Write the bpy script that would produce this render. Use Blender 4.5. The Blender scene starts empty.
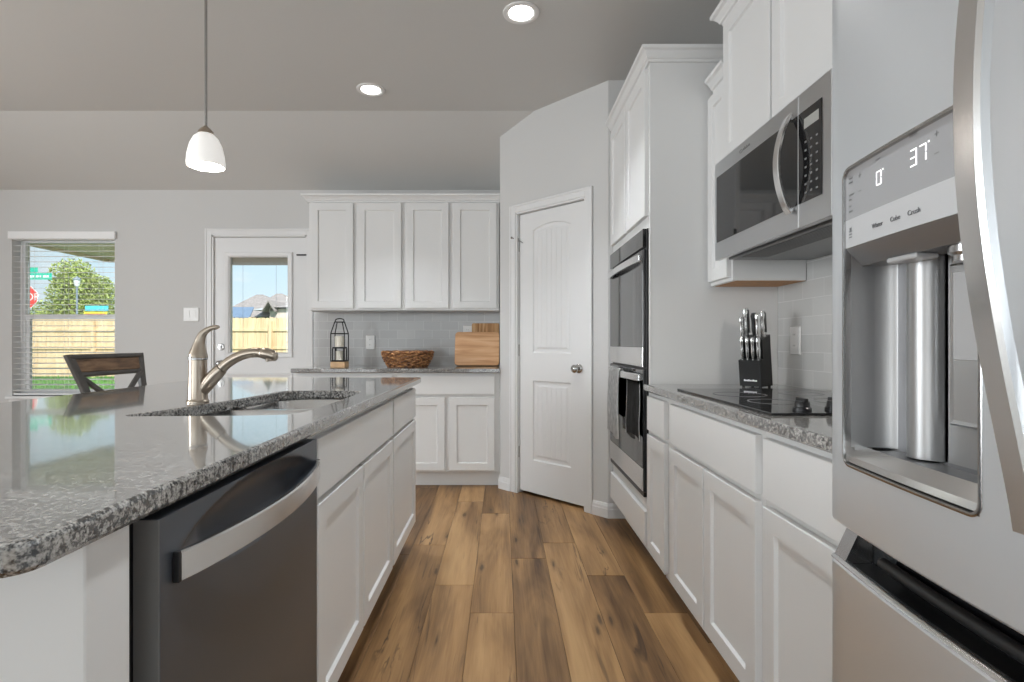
import bpy, bmesh, math, random
from mathutils import Vector, Matrix
random.seed(7)
C = bpy.context.scene.collection
SC = bpy.context.scene
PI = math.pi

# ------------------------------------------------------------------ camera
CAMZ = 1.105
F = 530.0
cd = bpy.data.cameras.new('camera'); cam = bpy.data.objects.new('camera', cd); C.objects.link(cam)
cam.location = (0, 0, CAMZ); cam.rotation_euler = (PI/2, 0, 0)
cd.sensor_width = 36; cd.lens = F/1024*36
cd.shift_x = 10/1024; cd.shift_y = 2/1024
cd.clip_start = 0.01; cd.clip_end = 400
SC.camera = cam

# ------------------------------------------------------------------ view, world, sun
SC.view_settings.view_transform = 'Standard'
SC.view_settings.look = 'None'
SC.view_settings.gamma = 1
SC.view_settings.use_curve_mapping = False
SC.view_settings.exposure = -0.10
SC.cycles.max_bounces = 10
SC.cycles.diffuse_bounces = 5
SC.cycles.glossy_bounces = 5
SC.cycles.transparent_max_bounces = 12
SC.cycles.sample_clamp_indirect = 6

w = bpy.data.worlds.new('sky'); SC.world = w; w.use_nodes = True
nt = w.node_tree; bg = nt.nodes['Background']
tc = nt.nodes.new('ShaderNodeTexCoord'); sx = nt.nodes.new('ShaderNodeSeparateXYZ')
nt.links.new(tc.outputs['Generated'], sx.inputs[0])
rp = nt.nodes.new('ShaderNodeValToRGB')
rp.color_ramp.elements[0].position = 0.0; rp.color_ramp.elements[0].color = (.62, .69, .73, 1)
rp.color_ramp.elements[1].position = 0.5; rp.color_ramp.elements[1].color = (.34, .54, .72, 1)
e = rp.color_ramp.elements.new(.12); e.color = (.50, .64, .72, 1)
nt.links.new(sx.outputs['Z'], rp.inputs[0])
cn = nt.nodes.new('ShaderNodeTexNoise'); cn.inputs['Scale'].default_value = 5; cn.inputs['Detail'].default_value = 6
mp = nt.nodes.new('ShaderNodeMapping'); mp.inputs['Scale'].default_value = (1, 1, 3.5)
nt.links.new(tc.outputs['Generated'], mp.inputs[0]); nt.links.new(mp.outputs[0], cn.inputs['Vector'])
cr = nt.nodes.new('ShaderNodeValToRGB'); cr.color_ramp.elements[0].position = .52; cr.color_ramp.elements[1].position = .75
nt.links.new(cn.outputs['Fac'], cr.inputs[0])
mx = nt.nodes.new('ShaderNodeMix'); mx.data_type = 'RGBA'
nt.links.new(cr.outputs[0], mx.inputs['Factor']); nt.links.new(rp.outputs[0], mx.inputs['A'])
mx.inputs['B'].default_value = (.7, .72, .74, 1)
nt.links.new(mx.outputs['Result'], bg.inputs['Color'])
bg.inputs['Strength'].default_value = 1.65

sd = bpy.data.lights.new('sun', 'SUN'); sd.energy = 7.5; sd.angle = math.radians(.6); sd.color = (1, .95, .86)
so = bpy.data.objects.new('sun', sd); C.objects.link(so)
so.rotation_euler = Vector((-.45, .75, -.75)).to_track_quat('-Z', 'Y').to_euler()

def area(name, loc, aim, sx_, sy_, watts, col=(1, 1, 1), shape='RECTANGLE', spread=180):
    d = bpy.data.lights.new(name, 'AREA'); d.shape = shape; d.size = sx_; d.size_y = sy_
    d.energy = watts; d.color = col; d.spread = math.radians(spread)
    o = bpy.data.objects.new(name, d); C.objects.link(o); o.location = loc
    o.rotation_euler = Vector(aim).to_track_quat('-Z', 'Y').to_euler()
    return o
# added fill lamps, set in made-up window openings behind and left of the camera
area('fill_lamp_rear', (-2.1, -6.36, 1.35), (0, 1, 0), 5.6, 2.2, 52, (.92, .97, 1))
area('fill_lamp_side', (-5.46, .55, 1.40), (1, 0, 0), 2.1, 1.8, 160, (.93, .97, 1))
area('fill_lamp_side', (-5.46, -5.1, 1.40), (1, 0, 0), 2.1, 1.8, 100, (.93, .97, 1))
CAN_W = 7.5

# ------------------------------------------------------------------ materials
def new_mat(name):
    m = bpy.data.materials.new(name); m.use_nodes = True
    t = m.node_tree; return m, t, t.nodes['Principled BSDF']
def pm(name, col, rough=.5, metal=0., spec=.5, coat=0., bump=0., bscale=200., vary=0., emit=None, estr=0.):
    m, t, b = new_mat(name)
    b.inputs['Base Color'].default_value = (*col, 1); b.inputs['Roughness'].default_value = rough
    b.inputs['Metallic'].default_value = metal; b.inputs['Specular IOR Level'].default_value = spec
    b.inputs['Coat Weight'].default_value = coat
    co = t.nodes.new('ShaderNodeTexCoord')
    n = t.nodes.new('ShaderNodeTexNoise'); n.inputs['Scale'].default_value = bscale; n.inputs['Detail'].default_value = 3
    t.links.new(co.outputs['Object'], n.inputs['Vector'])
    if bump:
        bp = t.nodes.new('ShaderNodeBump'); bp.inputs['Strength'].default_value = bump; bp.inputs['Distance'].default_value = .002
        t.links.new(n.outputs['Fac'], bp.inputs['Height']); t.links.new(bp.outputs[0], b.inputs['Normal'])
    if vary:
        r = t.nodes.new('ShaderNodeValToRGB')
        r.color_ramp.elements[0].color = (*[c*(1-vary) for c in col], 1); r.color_ramp.elements[1].color = (*[min(1, c*(1+vary)) for c in col], 1)
        r.color_ramp.elements[0].position = .3; r.color_ramp.elements[1].position = .7
        t.links.new(n.outputs['Fac'], r.inputs[0]); t.links.new(r.outputs[0], b.inputs['Base Color'])
    if emit:
        b.inputs['Emission Color'].default_value = (*emit, 1); b.inputs['Emission Strength'].default_value = estr
    return m
def math_node(t, op, a, b=None):
    n = t.nodes.new('ShaderNodeMath'); n.operation = op
    for i, v in enumerate((a, b)):
        if v is None: continue
        if isinstance(v, (int, float)): n.inputs[i].default_value = v
        else: t.links.new(v, n.inputs[i])
    return n.outputs[0]
def ramp(t, fac, stops, interp='LINEAR'):
    r = t.nodes.new('ShaderNodeValToRGB'); r.color_ramp.interpolation = interp
    el = r.color_ramp.elements
    el[0].position, el[0].color = stops[0][0], (*stops[0][1], 1)
    el[1].position, el[1].color = stops[-1][0], (*stops[-1][1], 1)
    for p, c in stops[1:-1]:
        x = el.new(p); x.color = (*c, 1)
    t.links.new(fac, r.inputs[0]); return r.outputs[0]
def mixc(t, f, a, b, mode='MIX'):
    n = t.nodes.new('ShaderNodeMix'); n.data_type = 'RGBA'; n.blend_type = mode
    for k, v in (('Factor', f), ('A', a), ('B', b)):
        s = n.inputs[k]
        if k == 'Factor': s = n.inputs[0]
        elif k == 'A': s = n.inputs[6]
        else: s = n.inputs[7]
        if isinstance(v, (int, float)): s.default_value = v
        elif isinstance(v, tuple): s.default_value = (*v, 1)
        else: t.links.new(v, s)
    return n.outputs[2]
def tex(t, kind, vec, **kw):
    n = t.nodes.new(kind)
    if vec is not None: t.links.new(vec, n.inputs['Vector'])
    for k, v in kw.items():
        n.inputs[k].default_value = v
    return n
def mapped(t, scale, src='Object'):
    co = t.nodes.new('ShaderNodeTexCoord'); mp = t.nodes.new('ShaderNodeMapping')
    mp.inputs['Scale'].default_value = scale; t.links.new(co.outputs[src], mp.inputs[0]); return mp.outputs[0]

WALL = pm('wall_paint', (.60, .597, .59), .75, bump=.12, bscale=160)
CEIL = pm('ceiling_paint', (.62, .615, .60), .8, bump=.35, bscale=90)
WHITE = pm('white_cabinet_paint', (.74, .74, .735), .40)
TRIMW = pm('white_trim_paint', (.74, .74, .74), .38)
VINYL = pm('white_vinyl', (.80, .80, .80), .35)
SLAT = pm('white_blind_slat', (.86, .86, .86), .45)
PLATE = pm('white_plastic_plate', (.80, .80, .79), .35)
BLACK = pm('black_plastic', (.012, .012, .013), .35)

BGLASS = pm('black_oven_glass', (.010, .010, .011), .05, spec=.6, coat=.15)
COOKG = pm('cooktop_glass', (.012, .012, .013), .04, spec=.6)
NICKEL = pm('brushed_nickel', (.46, .395, .325), .28, metal=1)
CHROME = pm('satin_chrome', (.45, .445, .44), .24, metal=1)
RUBBER = pm('black_rubber', (.02, .02, .02), .7)
UNDERW = pm('raw_plywood', (.50, .25, .10), .6, vary=.15, bscale=30)
LITE = pm('light_plastic_gray', (.47, .47, .475), .4)
PANELG = pm('display_gray', (.40, .40, .41), .25, metal=.3)
PRINT = pm('gray_print', (.15, .15, .155), .5)
PRINTW = pm('pale_print', (.22, .22, .22), .5)
LEDW = pm('led_digit', (1, 1, 1), .5, emit=(1, 1, 1), estr=.9)
LEDG = pm('pale_display', (.4, .4, .38), .3)
LAMPE = pm('lamp_diffuser', (1, 1, 1), .5, emit=(1, .97, .92), estr=9)
CANTR = pm('can_trim_white', (.82, .81, .80), .4)
WIRE = pm('black_iron', (.018, .017, .017), .45, metal=.6)
WAX = pm('ivory_wax', (.80, .76, .66), .5)
PALEWOOD = pm('pale_wood', (.56, .36, .20), .55, vary=.12, bscale=18)
KBLOCK = pm('black_painted_wood', (.008, .008, .008), .42, spec=.3)
STOOLM = pm('charcoal_stool_paint', (.075, .07, .066), .42, vary=.25, bscale=14)
MWVENT = pm('vent_gray', (.20, .20, .20), .35, metal=.7)
FSHING = pm('roof_shingle', (.30, .26, .25), .9, vary=.25, bscale=6)
FSHING2 = pm('blue_gray_shingle', (.16, .22, .32), .8, vary=.2, bscale=6)
BRICKF = pm('pale_stone_wall', (.66, .55, .50), .9, vary=.2, bscale=4)
SIGNR = pm('sign_red', (.75, .06, .05), .4)
SIGNG = pm('sign_green', (.03, .50, .36), .4)
SIGNW = pm('sign_white', (.9, .9, .9), .4)
STEELP = pm('galvanized_post', (.35, .37, .40), .4, metal=.7)
LAMPP = pm('street_lamp_metal', (.22, .27, .33), .45)
BARK = pm('bark', (.16, .10, .06), .9)
PORCH = pm('porch_board', (.85, .68, .48), .6, vary=.12, bscale=8)
YEL = pm('yellow_panel', (.85, .70, .08), .5); CYA = pm('cyan_panel', (.10, .60, .78), .5)
REDP = pm('red_panel', (.7, .12, .05), .5)
CHARC = None

def steel(name, base, rough, axis, scale=(1, 1, 1), var=.04, metal=1.):
    m, t, b = new_mat(name)
    b.inputs['Metallic'].default_value = metal; b.inputs['Anisotropic'].default_value = .5
    tv = t.nodes.new('ShaderNodeCombineXYZ'); tv.inputs[2].default_value = 1; t.links.new(tv.outputs[0], b.inputs['Tangent'])
    v = mapped(t, scale)
    n = tex(t, 'ShaderNodeTexNoise', v, Scale=60., Detail=4.)
    b.inputs['Base Color'].default_value = (*base, 1)
    r = t.nodes.new('ShaderNodeMapRange'); r.inputs['To Min'].default_value = rough-var*.5; r.inputs['To Max'].default_value = rough+var*.5
    t.links.new(n.outputs['Fac'], r.inputs[0]); t.links.new(r.outputs[0], b.inputs['Roughness'])
    bp = t.nodes.new('ShaderNodeBump'); bp.inputs['Strength'].default_value = .012; bp.inputs['Distance'].default_value = .0005
    t.links.new(n.outputs['Fac'], bp.inputs['Height']); t.links.new(bp.outputs[0], b.inputs['Normal'])
    return m
STEEL = steel('brushed_stainless', (.62, .63, .645), .30, 0, (.25, .25, 30))
STEELD = steel('fridge_stainless', (.72, .75, .78), .31, 0, (.25, .25, 30), metal=.72)
STEELB = steel('bright_stainless', (.80, .80, .80), .20, 0, (1, 1, 20))
SLATE = steel('dark_stainless_dishwasher', (.14, .155, .18), .34, 0, (.25, .25, 30), metal=.75)
CAVM = steel('dispenser_steel', (.50, .50, .50), .46, 0, (.25, .25, 30))
SINKM = steel('sink_stainless', (.66, .66, .66), .22, 0, (20, 1, 1))

def granite():
    m, t, b = new_mat('speckled_granite')
    v = mapped(t, (1, 1, 1))
    n1 = tex(t, 'ShaderNodeTexNoise', v, Scale=125., Detail=2., Distortion=.2)
    n2 = tex(t, 'ShaderNodeTexNoise', v, Scale=330., Detail=1.)
    n3 = tex(t, 'ShaderNodeTexNoise', v, Scale=14., Detail=2.)
    f = math_node(t, 'ADD', math_node(t, 'MULTIPLY', n1.outputs['Fac'], .62), math_node(t, 'MULTIPLY', n2.outputs['Fac'], .38))
    f = math_node(t, 'ADD', f, math_node(t, 'MULTIPLY', math_node(t, 'SUBTRACT', n3.outputs['Fac'], .5), .12))
    c = ramp(t, f, [(.36, (.012, .012, .013)), (.43, (.05, .049, .048)), (.48, (.15, .146, .14)), (.53, (.29, .28, .265)), (.59, (.38, .37, .35)), (.70, (.50, .49, .47))])
    t.links.new(c, b.inputs['Base Color'])
    b.inputs['Roughness'].default_value = .22; b.inputs['Specular IOR Level'].default_value = .5
    b.inputs['Coat Weight'].default_value = 1.; b.inputs['Coat Roughness'].default_value = .05; b.inputs['Coat IOR'].default_value = 1.75
    return m
GRAN = granite()

def floor_mat():
    m, t, b = new_mat('wood_plank_floor')
    at = t.nodes.new('ShaderNodeAttribute'); at.attribute_name = 'plank'
    at2 = t.nodes.new('ShaderNodeAttribute'); at2.attribute_name = 'tone'
    co = t.nodes.new('ShaderNodeTexCoord')
    off = t.nodes.new('ShaderNodeCombineXYZ')
    t.links.new(math_node(t, 'MULTIPLY', at.outputs['Fac'], 13.7), off.inputs[0])
    t.links.new(math_node(t, 'MULTIPLY', at.outputs['Fac'], 31.3), off.inputs[1])
    ad = t.nodes.new('ShaderNodeVectorMath'); ad.operation = 'ADD'
    t.links.new(co.outputs['Object'], ad.inputs[0]); t.links.new(off.outputs[0], ad.inputs[1])
    def sc(s):
        mp = t.nodes.new('ShaderNodeMapping'); mp.inputs['Scale'].default_value = s; t.links.new(ad.outputs[0], mp.inputs[0]); return mp.outputs[0]
    g1 = tex(t, 'ShaderNodeTexNoise', sc((22, 1.3, 1)), Scale=1., Detail=8., Roughness=.6, Distortion=.6)
    g2 = tex(t, 'ShaderNodeTexNoise', sc((6, .8, 1)), Scale=1., Detail=3., Distortion=1.2)
    g3 = tex(t, 'ShaderNodeTexNoise', sc((150, 5, 1)), Scale=1., Detail=3.)
    f = math_node(t, 'ADD', math_node(t, 'MULTIPLY', g1.outputs['Fac'], .34), math_node(t, 'MULTIPLY', g2.outputs['Fac'], .70))
    f = math_node(t, 'ADD', f, math_node(t, 'MULTIPLY', g3.outputs['Fac'], .16))
    f = math_node(t, 'ADD', f, math_node(t, 'MULTIPLY', math_node(t, 'SUBTRACT', at2.outputs['Fac'], .5), .50))
    c = ramp(t, f, [(.38, (.075, .036, .014)), (.49, (.155, .083, .035)), (.60, (.255, .141, .060)), (.72, (.365, .208, .090)), (.86, (.47, .285, .130))])
    # knots
    vk = tex(t, 'ShaderNodeTexVoronoi', sc((5.2, 1.05, 1)), Scale=1., Randomness=1.); vk.voronoi_dimensions = '2D'
    nk = tex(t, 'ShaderNodeTexNoise', sc((30, 12, 1)), Scale=1., Detail=3.)
    kd = math_node(t, 'ADD', vk.outputs['Distance'], math_node(t, 'MULTIPLY', math_node(t, 'SUBTRACT', nk.outputs['Fac'], .5), .10))
    k = ramp(t, kd, [(.022, (1, 1, 1)), (.045, (.4, .4, .4)), (.10, (0, 0, 0))])
    c = mixc(t, math_node(t, 'MULTIPLY', k, .8), c, (.045, .026, .015))
    # dark streaks
    st = tex(t, 'ShaderNodeTexNoise', sc((16, .8, 1)), Scale=1., Detail=6., Distortion=2.2)
    s = ramp(t, st.outputs['Fac'], [(.28, (1, 1, 1)), (.37, (0, 0, 0))])
    c = mixc(t, math_node(t, 'MULTIPLY', s, .65), c, (.05, .03, .018))
    # thin dark mineral cracks that follow the grain
    ck = tex(t, 'ShaderNodeTexNoise', sc((7, .75, 1)), Scale=1., Detail=5., Roughness=.55, Distortion=.8)
    lm = tex(t, 'ShaderNodeTexNoise', sc((3, 1.1, 1)), Scale=1., Detail=2.)
    ca = math_node(t, 'ABSOLUTE', math_node(t, 'SUBTRACT', ck.outputs['Fac'], .5))
    cl = ramp(t, ca, [(.004, (1, 1, 1)), (.016, (0, 0, 0))]); cm = ramp(t, lm.outputs['Fac'], [(.55, (0, 0, 0)), (.62, (1, 1, 1))])
    c = mixc(t, math_node(t, 'MULTIPLY', math_node(t, 'MULTIPLY', cl, cm), .8), c, (.04, .022, .012))
    t.links.new(c, b.inputs['Base Color'])
    b.inputs['Roughness'].default_value = .42; b.inputs['Specular IOR Level'].default_value = .35
    bp = t.nodes.new('ShaderNodeBump'); bp.inputs['Strength'].default_value = .15; bp.inputs['Distance'].default_value = .002
    t.links.new(g1.outputs['Fac'], bp.inputs['Height']); t.links.new(bp.outputs[0], b.inputs['Normal'])
    return m
FLOORM = floor_mat()

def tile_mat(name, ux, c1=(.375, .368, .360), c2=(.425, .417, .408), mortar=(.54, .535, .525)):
    # ux: object axis that runs along the courses ('X' or 'Y')
    m, t, b = new_mat(name)
    co = t.nodes.new('ShaderNodeTexCoord'); s = t.nodes.new('ShaderNodeSeparateXYZ'); t.links.new(co.outputs['Object'], s.inputs[0])
    cb = t.nodes.new('ShaderNodeCombineXYZ'); t.links.new(s.outputs[ux], cb.inputs[0])
    t.links.new(math_node(t, 'SUBTRACT', s.outputs['Z'], .912), cb.inputs[1])
    br = t.nodes.new('ShaderNodeTexBrick'); t.links.new(cb.outputs[0], br.inputs['Vector'])
    br.inputs['Scale'].default_value = 1.; br.inputs['Brick Width'].default_value = .153; br.inputs['Row Height'].default_value = .0765
    br.inputs['Mortar Size'].default_value = .0016; br.inputs['Mortar Smooth'].default_value = .2
    br.inputs['Color1'].default_value = (*c1, 1); br.inputs['Color2'].default_value = (*c2, 1); br.inputs['Mortar'].default_value = (*mortar, 1)
    t.links.new(br.outputs['Color'], b.inputs['Base Color'])
    b.inputs['Roughness'].default_value = .12; b.inputs['Coat Weight'].default_value = .3
    nz = tex(t, 'ShaderNodeTexNoise', cb.outputs[0], Scale=9., Detail=1.)
    h = math_node(t, 'ADD', math_node(t, 'MULTIPLY', br.outputs['Fac'], -1.), math_node(t, 'MULTIPLY', nz.outputs['Fac'], .9))
    bp = t.nodes.new('ShaderNodeBump'); bp.inputs['Strength'].default_value = .35; bp.inputs['Distance'].default_value = .003
    t.links.new(h, bp.inputs['Height']); t.links.new(bp.outputs[0], b.inputs['Normal'])
    return m
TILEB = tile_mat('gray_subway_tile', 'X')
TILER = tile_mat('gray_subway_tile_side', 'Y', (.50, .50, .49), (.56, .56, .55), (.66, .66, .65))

def wood(name, stops, scale, rough=.45):
    m, t, b = new_mat(name)
    n = tex(t, 'ShaderNodeTexNoise', mapped(t, scale), Scale=1., Detail=6., Distortion=.6)
    t.links.new(ramp(t, n.outputs['Fac'], stops), b.inputs['Base Color']); b.inputs['Roughness'].default_value = rough
    return m
BOARDM = wood('maple_board', [(.3, (.50, .25, .11)), (.5, (.66, .38, .20)), (.7, (.74, .48, .28))], (2.5, 2, 34))
BOARDM2 = wood('striped_board', [(.35, (.28, .13, .05)), (.5, (.55, .30, .13)), (.65, (.66, .44, .24))], (42, 2, 2))
SEATW = wood('brown_wood_inlay', [(.3, (.07, .04, .022)), (.5, (.17, .095, .05)), (.7, (.26, .16, .09))], (4, 9, 40))
CEDAR = wood('cedar_fence', [(.3, (.58, .42, .25)), (.5, (.70, .52, .33)), (.7, (.78, .60, .40))], (9, 2, 1), .8)
LEAF = pm('tree_leaf', (.30, .36, .10), .6, vary=.45, bscale=1.2)
LEAF2 = pm('shrub_leaf', (.12, .20, .06), .7, vary=.4, bscale=2)
GRASSM = pm('lawn_grass', (.10, .26, .04), .8, vary=.4, bscale=3)
GROUNDM = pm('yard_soil', (.10, .20, .05), .9, vary=.3, bscale=.7)
CONC = pm('patio_concrete', (.68, .66, .62), .8, vary=.1, bscale=3)

def towel_mat(name, a, b_, sc):
    m, t, b = new_mat(name)
    n = tex(t, 'ShaderNodeTexNoise', mapped(t, (1, sc, 1)), Scale=30., Detail=4.)
    t.links.new(ramp(t, n.outputs['Fac'], [(.35, a), (.65, b_)]), b.inputs['Base Color']); b.inputs['Roughness'].default_value = .9
    bp = t.nodes.new('ShaderNodeBump'); bp.inputs['Strength'].default_value = .5; bp.inputs['Distance'].default_value = .002
    t.links.new(n.outputs['Fac'], bp.inputs['Height']); t.links.new(bp.outputs[0], b.inputs['Normal'])
    return m
TOWG = towel_mat('gray_terry', (.45, .45, .45), (.75, .75, .74), 3)
TOWB = towel_mat('black_terry', (.012, .012, .012), (.035, .035, .035), 3)
TOWW = towel_mat('white_hem', (.7, .7, .7), (.8, .8, .8), 1)
WICK = wood('brown_wicker', [(.34, (.06, .022, .008)), (.48, (.24, .095, .03)), (.64, (.52, .27, .11))], (38, 38, 60), .45)

def glass(name, tint=(.96, .98, .98)):
    m = bpy.data.materials.new(name); m.use_nodes = True; t = m.node_tree; t.nodes.clear()
    o = t.nodes.new('ShaderNodeOutputMaterial'); tr = t.nodes.new('ShaderNodeBsdfTransparent'); gl = t.nodes.new('ShaderNodeBsdfGlossy')
    tr.inputs[0].default_value = (*tint, 1); gl.inputs['Roughness'].default_value = .02
    fr = t.nodes.new('ShaderNodeFresnel'); fr.inputs['IOR'].default_value = 1.45
    mx = t.nodes.new('ShaderNodeMixShader')
    t.links.new(fr.outputs[0], mx.inputs[0]); t.links.new(tr.outputs[0], mx.inputs[1]); t.links.new(gl.outputs[0], mx.inputs[2])
    t.links.new(mx.outputs[0], o.inputs[0]); return m
GLASS = glass('window_glass')
def shade_mat():
    m, t, b = new_mat('frosted_shade')
    b.inputs['Base Color'].default_value = (.9, .89, .87, 1); b.inputs['Roughness'].default_value = .35
    b.inputs['Subsurface Weight'].default_value = 0
    b.inputs['Emission Color'].default_value = (1, .97, .93, 1); b.inputs['Emission Strength'].default_value = .45
    return m
SHADEM = shade_mat()

# ------------------------------------------------------------------ mesh helpers
def BM(): return bmesh.new()
def box(bm, x0, x1, y0, y1, z0, z1, bev=0., M=None, seg=1):
    r = bmesh.ops.create_cube(bm, size=1)
    vs = r['verts']
    for v in vs:
        v.co = Vector(((x0+x1)/2+v.co.x*(x1-x0), (y0+y1)/2+v.co.y*(y1-y0), (z0+z1)/2+v.co.z*(z1-z0)))
    if bev:
        es = list({e for v in vs for e in v.link_edges})
        r2 = bmesh.ops.bevel(bm, geom=es, offset=bev, segments=seg, affect='EDGES', profile=.5)
        vs = list({v for f in r2['faces'] for v in f.verts} | {v for v in vs if v.is_valid})
        # every vertex of the island
    if M is not None:
        seen = set(); st = [v for v in vs if v.is_valid]
        while st:
            v = st.pop()
            if v in seen: continue
            seen.add(v)
            st += [e.other_vert(v) for e in v.link_edges]
        for v in seen: v.co = M @ v.co
def loft(bm, loops, cap0=True, cap1=True, closed=False):
    rows = [[bm.verts.new(p) for p in l] for l in loops]
    n = len(rows[0])
    pairs = list(zip(rows, rows[1:])) + ([(rows[-1], rows[0])] if closed else [])
    for a, b in pairs:
        for i in range(n):
            j = (i+1) % n
            bm.faces.new((a[i], a[j], b[j], b[i]))
    if not closed:
        if cap0: bm.faces.new(list(reversed(rows[0])))
        if cap1: bm.faces.new(rows[-1])
    return rows
def rect_loops(bm, M, w, h, loops, cap0=True):
    """loops: (inset, n) -> rectangular rings in the frame M (u, v, n), last ring filled"""
    L = []
    for ins, n in loops:
        L.append([M @ Vector((ins, ins, n)), M @ Vector((w-ins, ins, n)), M @ Vector((w-ins, h-ins, n)), M @ Vector((ins, h-ins, n))])
    loft(bm, L, cap0, True)
def cyl(bm, a, b, r0, r1=None, n=16, cap=True):
    r1 = r0 if r1 is None else r1
    a, b = Vector(a), Vector(b); d = (b-a).normalized()
    u = d.orthogonal().normalized(); v = d.cross(u)
    L = [[p + u*math.cos(2*PI*i/n)*r + v*math.sin(2*PI*i/n)*r for i in range(n)] for p, r in ((a, r0), (b, r1))]
    loft(bm, L, cap, cap)
def lathe(bm, c, prof, n=32, cap0=True, cap1=True, axis=(0, 0, 1)):
    c = Vector(c); d = Vector(axis).normalized(); u = d.orthogonal().normalized(); v = d.cross(u)
    L = [[c + d*h + u*math.cos(2*PI*i/n)*r + v*math.sin(2*PI*i/n)*r for i in range(n)] for r, h in prof]
    loft(bm, L, cap0, cap1)
def tube(bm, pts, r, n=12, cap=True, flat=None):
    """sweep; r number or list; flat=(side, ratio): ellipse stretched along the vector side"""
    pts = [Vector(p) for p in pts]
    rs = r if isinstance(r, (list, tuple)) else [r]*len(pts)
    L = []; u = None
    for i, p in enumerate(pts):
        d = (pts[min(i+1, len(pts)-1)] - pts[max(i-1, 0)]).normalized()
        if flat is not None:
            u = Vector(flat[0]); u = (u - d*u.dot(d)).normalized()
        else:
            u = d.orthogonal().normalized() if u is None else (u - d*u.dot(d)).normalized()
        v = d.cross(u); k = flat[1] if flat else 1
        L.append([p + u*math.cos(2*PI*j/n)*rs[i]*k + v*math.sin(2*PI*j/n)*rs[i] for j in range(n)])
    loft(bm, L, cap, cap)
def strip(bm, pts, wid, thick, side, out):
    """rectangular bar along pts: half width along side, thickness along out"""
    L = []
    side = Vector(side).normalized()
    pts = [Vector(p) for p in pts]
    for i, p in enumerate(pts):
        d = (pts[min(i+1, len(pts)-1)] - pts[max(i-1, 0)]).normalized()
        o = d.cross(side).normalized()
        if o.dot(Vector(out)) < 0: o = -o
        b = min(wid, thick)*.22
        hw, ht = wid/2, thick/2
        L.append([p+side*s*a+o*t_*c for a, c, s, t_ in ((hw-b, ht, 1, 1), (hw, ht-b, 1, 1), (hw, ht-b, 1, -1), (hw-b, ht, 1, -1), (hw-b, ht, -1, -1), (hw, ht-b, -1, -1), (hw, ht-b, -1, 1), (hw-b, ht, -1, 1))])
    loft(bm, L)
def prism(bm, poly, axis, a, b):
    """poly 2D extruded along axis 'x','y','z' from a to b (poly order: yz / xz / xy)"""
    def P(p, t):
        return Vector((t, p[0], p[1])) if axis == 'x' else Vector((p[0], t, p[1])) if axis == 'y' else Vector((p[0], p[1], t))
    loft(bm, [[P(p, a) for p in poly], [P(p, b) for p in poly]])
def sweep_profile(bm, path, prof):
    """molding: open path of xy points with outward normals mitred; prof = closed list of (out, z)"""
    pts = [Vector((p[0], p[1], 0)) for p in path]
    L = []
    for i, p in enumerate(pts):
        ns = []
        if i > 0: d = (p-pts[i-1]).normalized(); ns.append(Vector((d.y, -d.x, 0)))
        if i < len(pts)-1: d = (pts[i+1]-p).normalized(); ns.append(Vector((d.y, -d.x, 0)))
        n = sum(ns, Vector()).normalized(); k = 1/max(.3, n.dot(ns[0]))
        L.append([p + n*o*k + Vector((0, 0, z)) for o, z in prof])
    loft(bm, L)
def wpos(o):
    p = Vector((0, 0, 0))
    while o is not None: p = p + o.location; o = o.parent
    return p
def obj(name, bm, m, parent=None, smooth=None, label=None):
    me = bpy.data.meshes.new(name)
    bmesh.ops.recalc_face_normals(bm, faces=bm.faces)
    if parent is not None: bmesh.ops.translate(bm, verts=bm.verts, vec=-wpos(parent))
    bm.to_mesh(me); bm.free()
    for mm in (m if isinstance(m, (list, tuple)) else [m]): me.materials.append(mm)
    if smooth:
        me.shade_smooth(); me.set_sharp_from_angle(angle=math.radians(smooth))
    o = bpy.data.objects.new(name, me); C.objects.link(o)
    if parent is not None: o.parent = parent
    if label: o['label'] = label
    return o
def tag(o, label, cat, group=None, kind=None):
    o['label'] = label; o['category'] = cat
    if group: o['group'] = group
    if kind: o['kind'] = kind
    return o
def thing(name, label, cat, loc=(0, 0, 0), group=None):
    o = bpy.data.objects.new(name, None); C.objects.link(o); o.location = loc; o.empty_display_size = .05
    return tag(o, label, cat, group)
def struct(name, bm, m, parent=None, smooth=None, label=None, cat=None):
    o = obj(name, bm, m, parent, smooth)
    if parent is None: o['kind'] = 'structure'
    if label: o['label'] = label
    if cat: o['category'] = cat
    return o
def frame_m(o, u, n):
    u, n = Vector(u).normalized(), Vector(n).normalized(); v = Vector((0, 0, 1)); o = Vector(o)
    return Matrix(((u.x, v.x, n.x, o.x), (u.y, v.y, n.y, o.y), (u.z, v.z, n.z, o.z), (0, 0, 0, 1)))
def chaikin(p, it=2):
    for _ in range(it):
        q = []
        for i in range(len(p)):
            a, b = Vector(p[i]), Vector(p[(i+1) % len(p)])
            q += [a*.75+b*.25, a*.25+b*.75]
        p = q
    return p
def smooth_path(p, n=8):
    p = [Vector(q) for q in p]; out = []
    for i in range(len(p)-1):
        a, b, c, d = p[max(i-1, 0)], p[i], p[i+1], p[min(i+2, len(p)-1)]
        for k in range(n):
            t = k/n
            out.append(.5*((2*b)+(-a+c)*t+(2*a-5*b+4*c-d)*t*t+(-a+3*b-3*c+d)*t**3))
    out.append(p[-1]); return out
def inset2(poly, d):
    n = len(poly); out = []
    A = sum(poly[i][0]*poly[(i+1) % n][1]-poly[(i+1) % n][0]*poly[i][1] for i in range(n))
    sg = 1 if A > 0 else -1
    for i in range(n):
        a, b, c = Vector(poly[i-1]), Vector(poly[i]), Vector(poly[(i+1) % n])
        d1, d2 = (b-a).normalized(), (c-b).normalized()
        n1, n2 = Vector((-d1.y, d1.x))*sg, Vector((-d2.y, d2.x))*sg
        m_ = (n1+n2).normalized(); out.append(b+m_*(d/max(.35, m_.dot(n1))))
    return out
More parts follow.
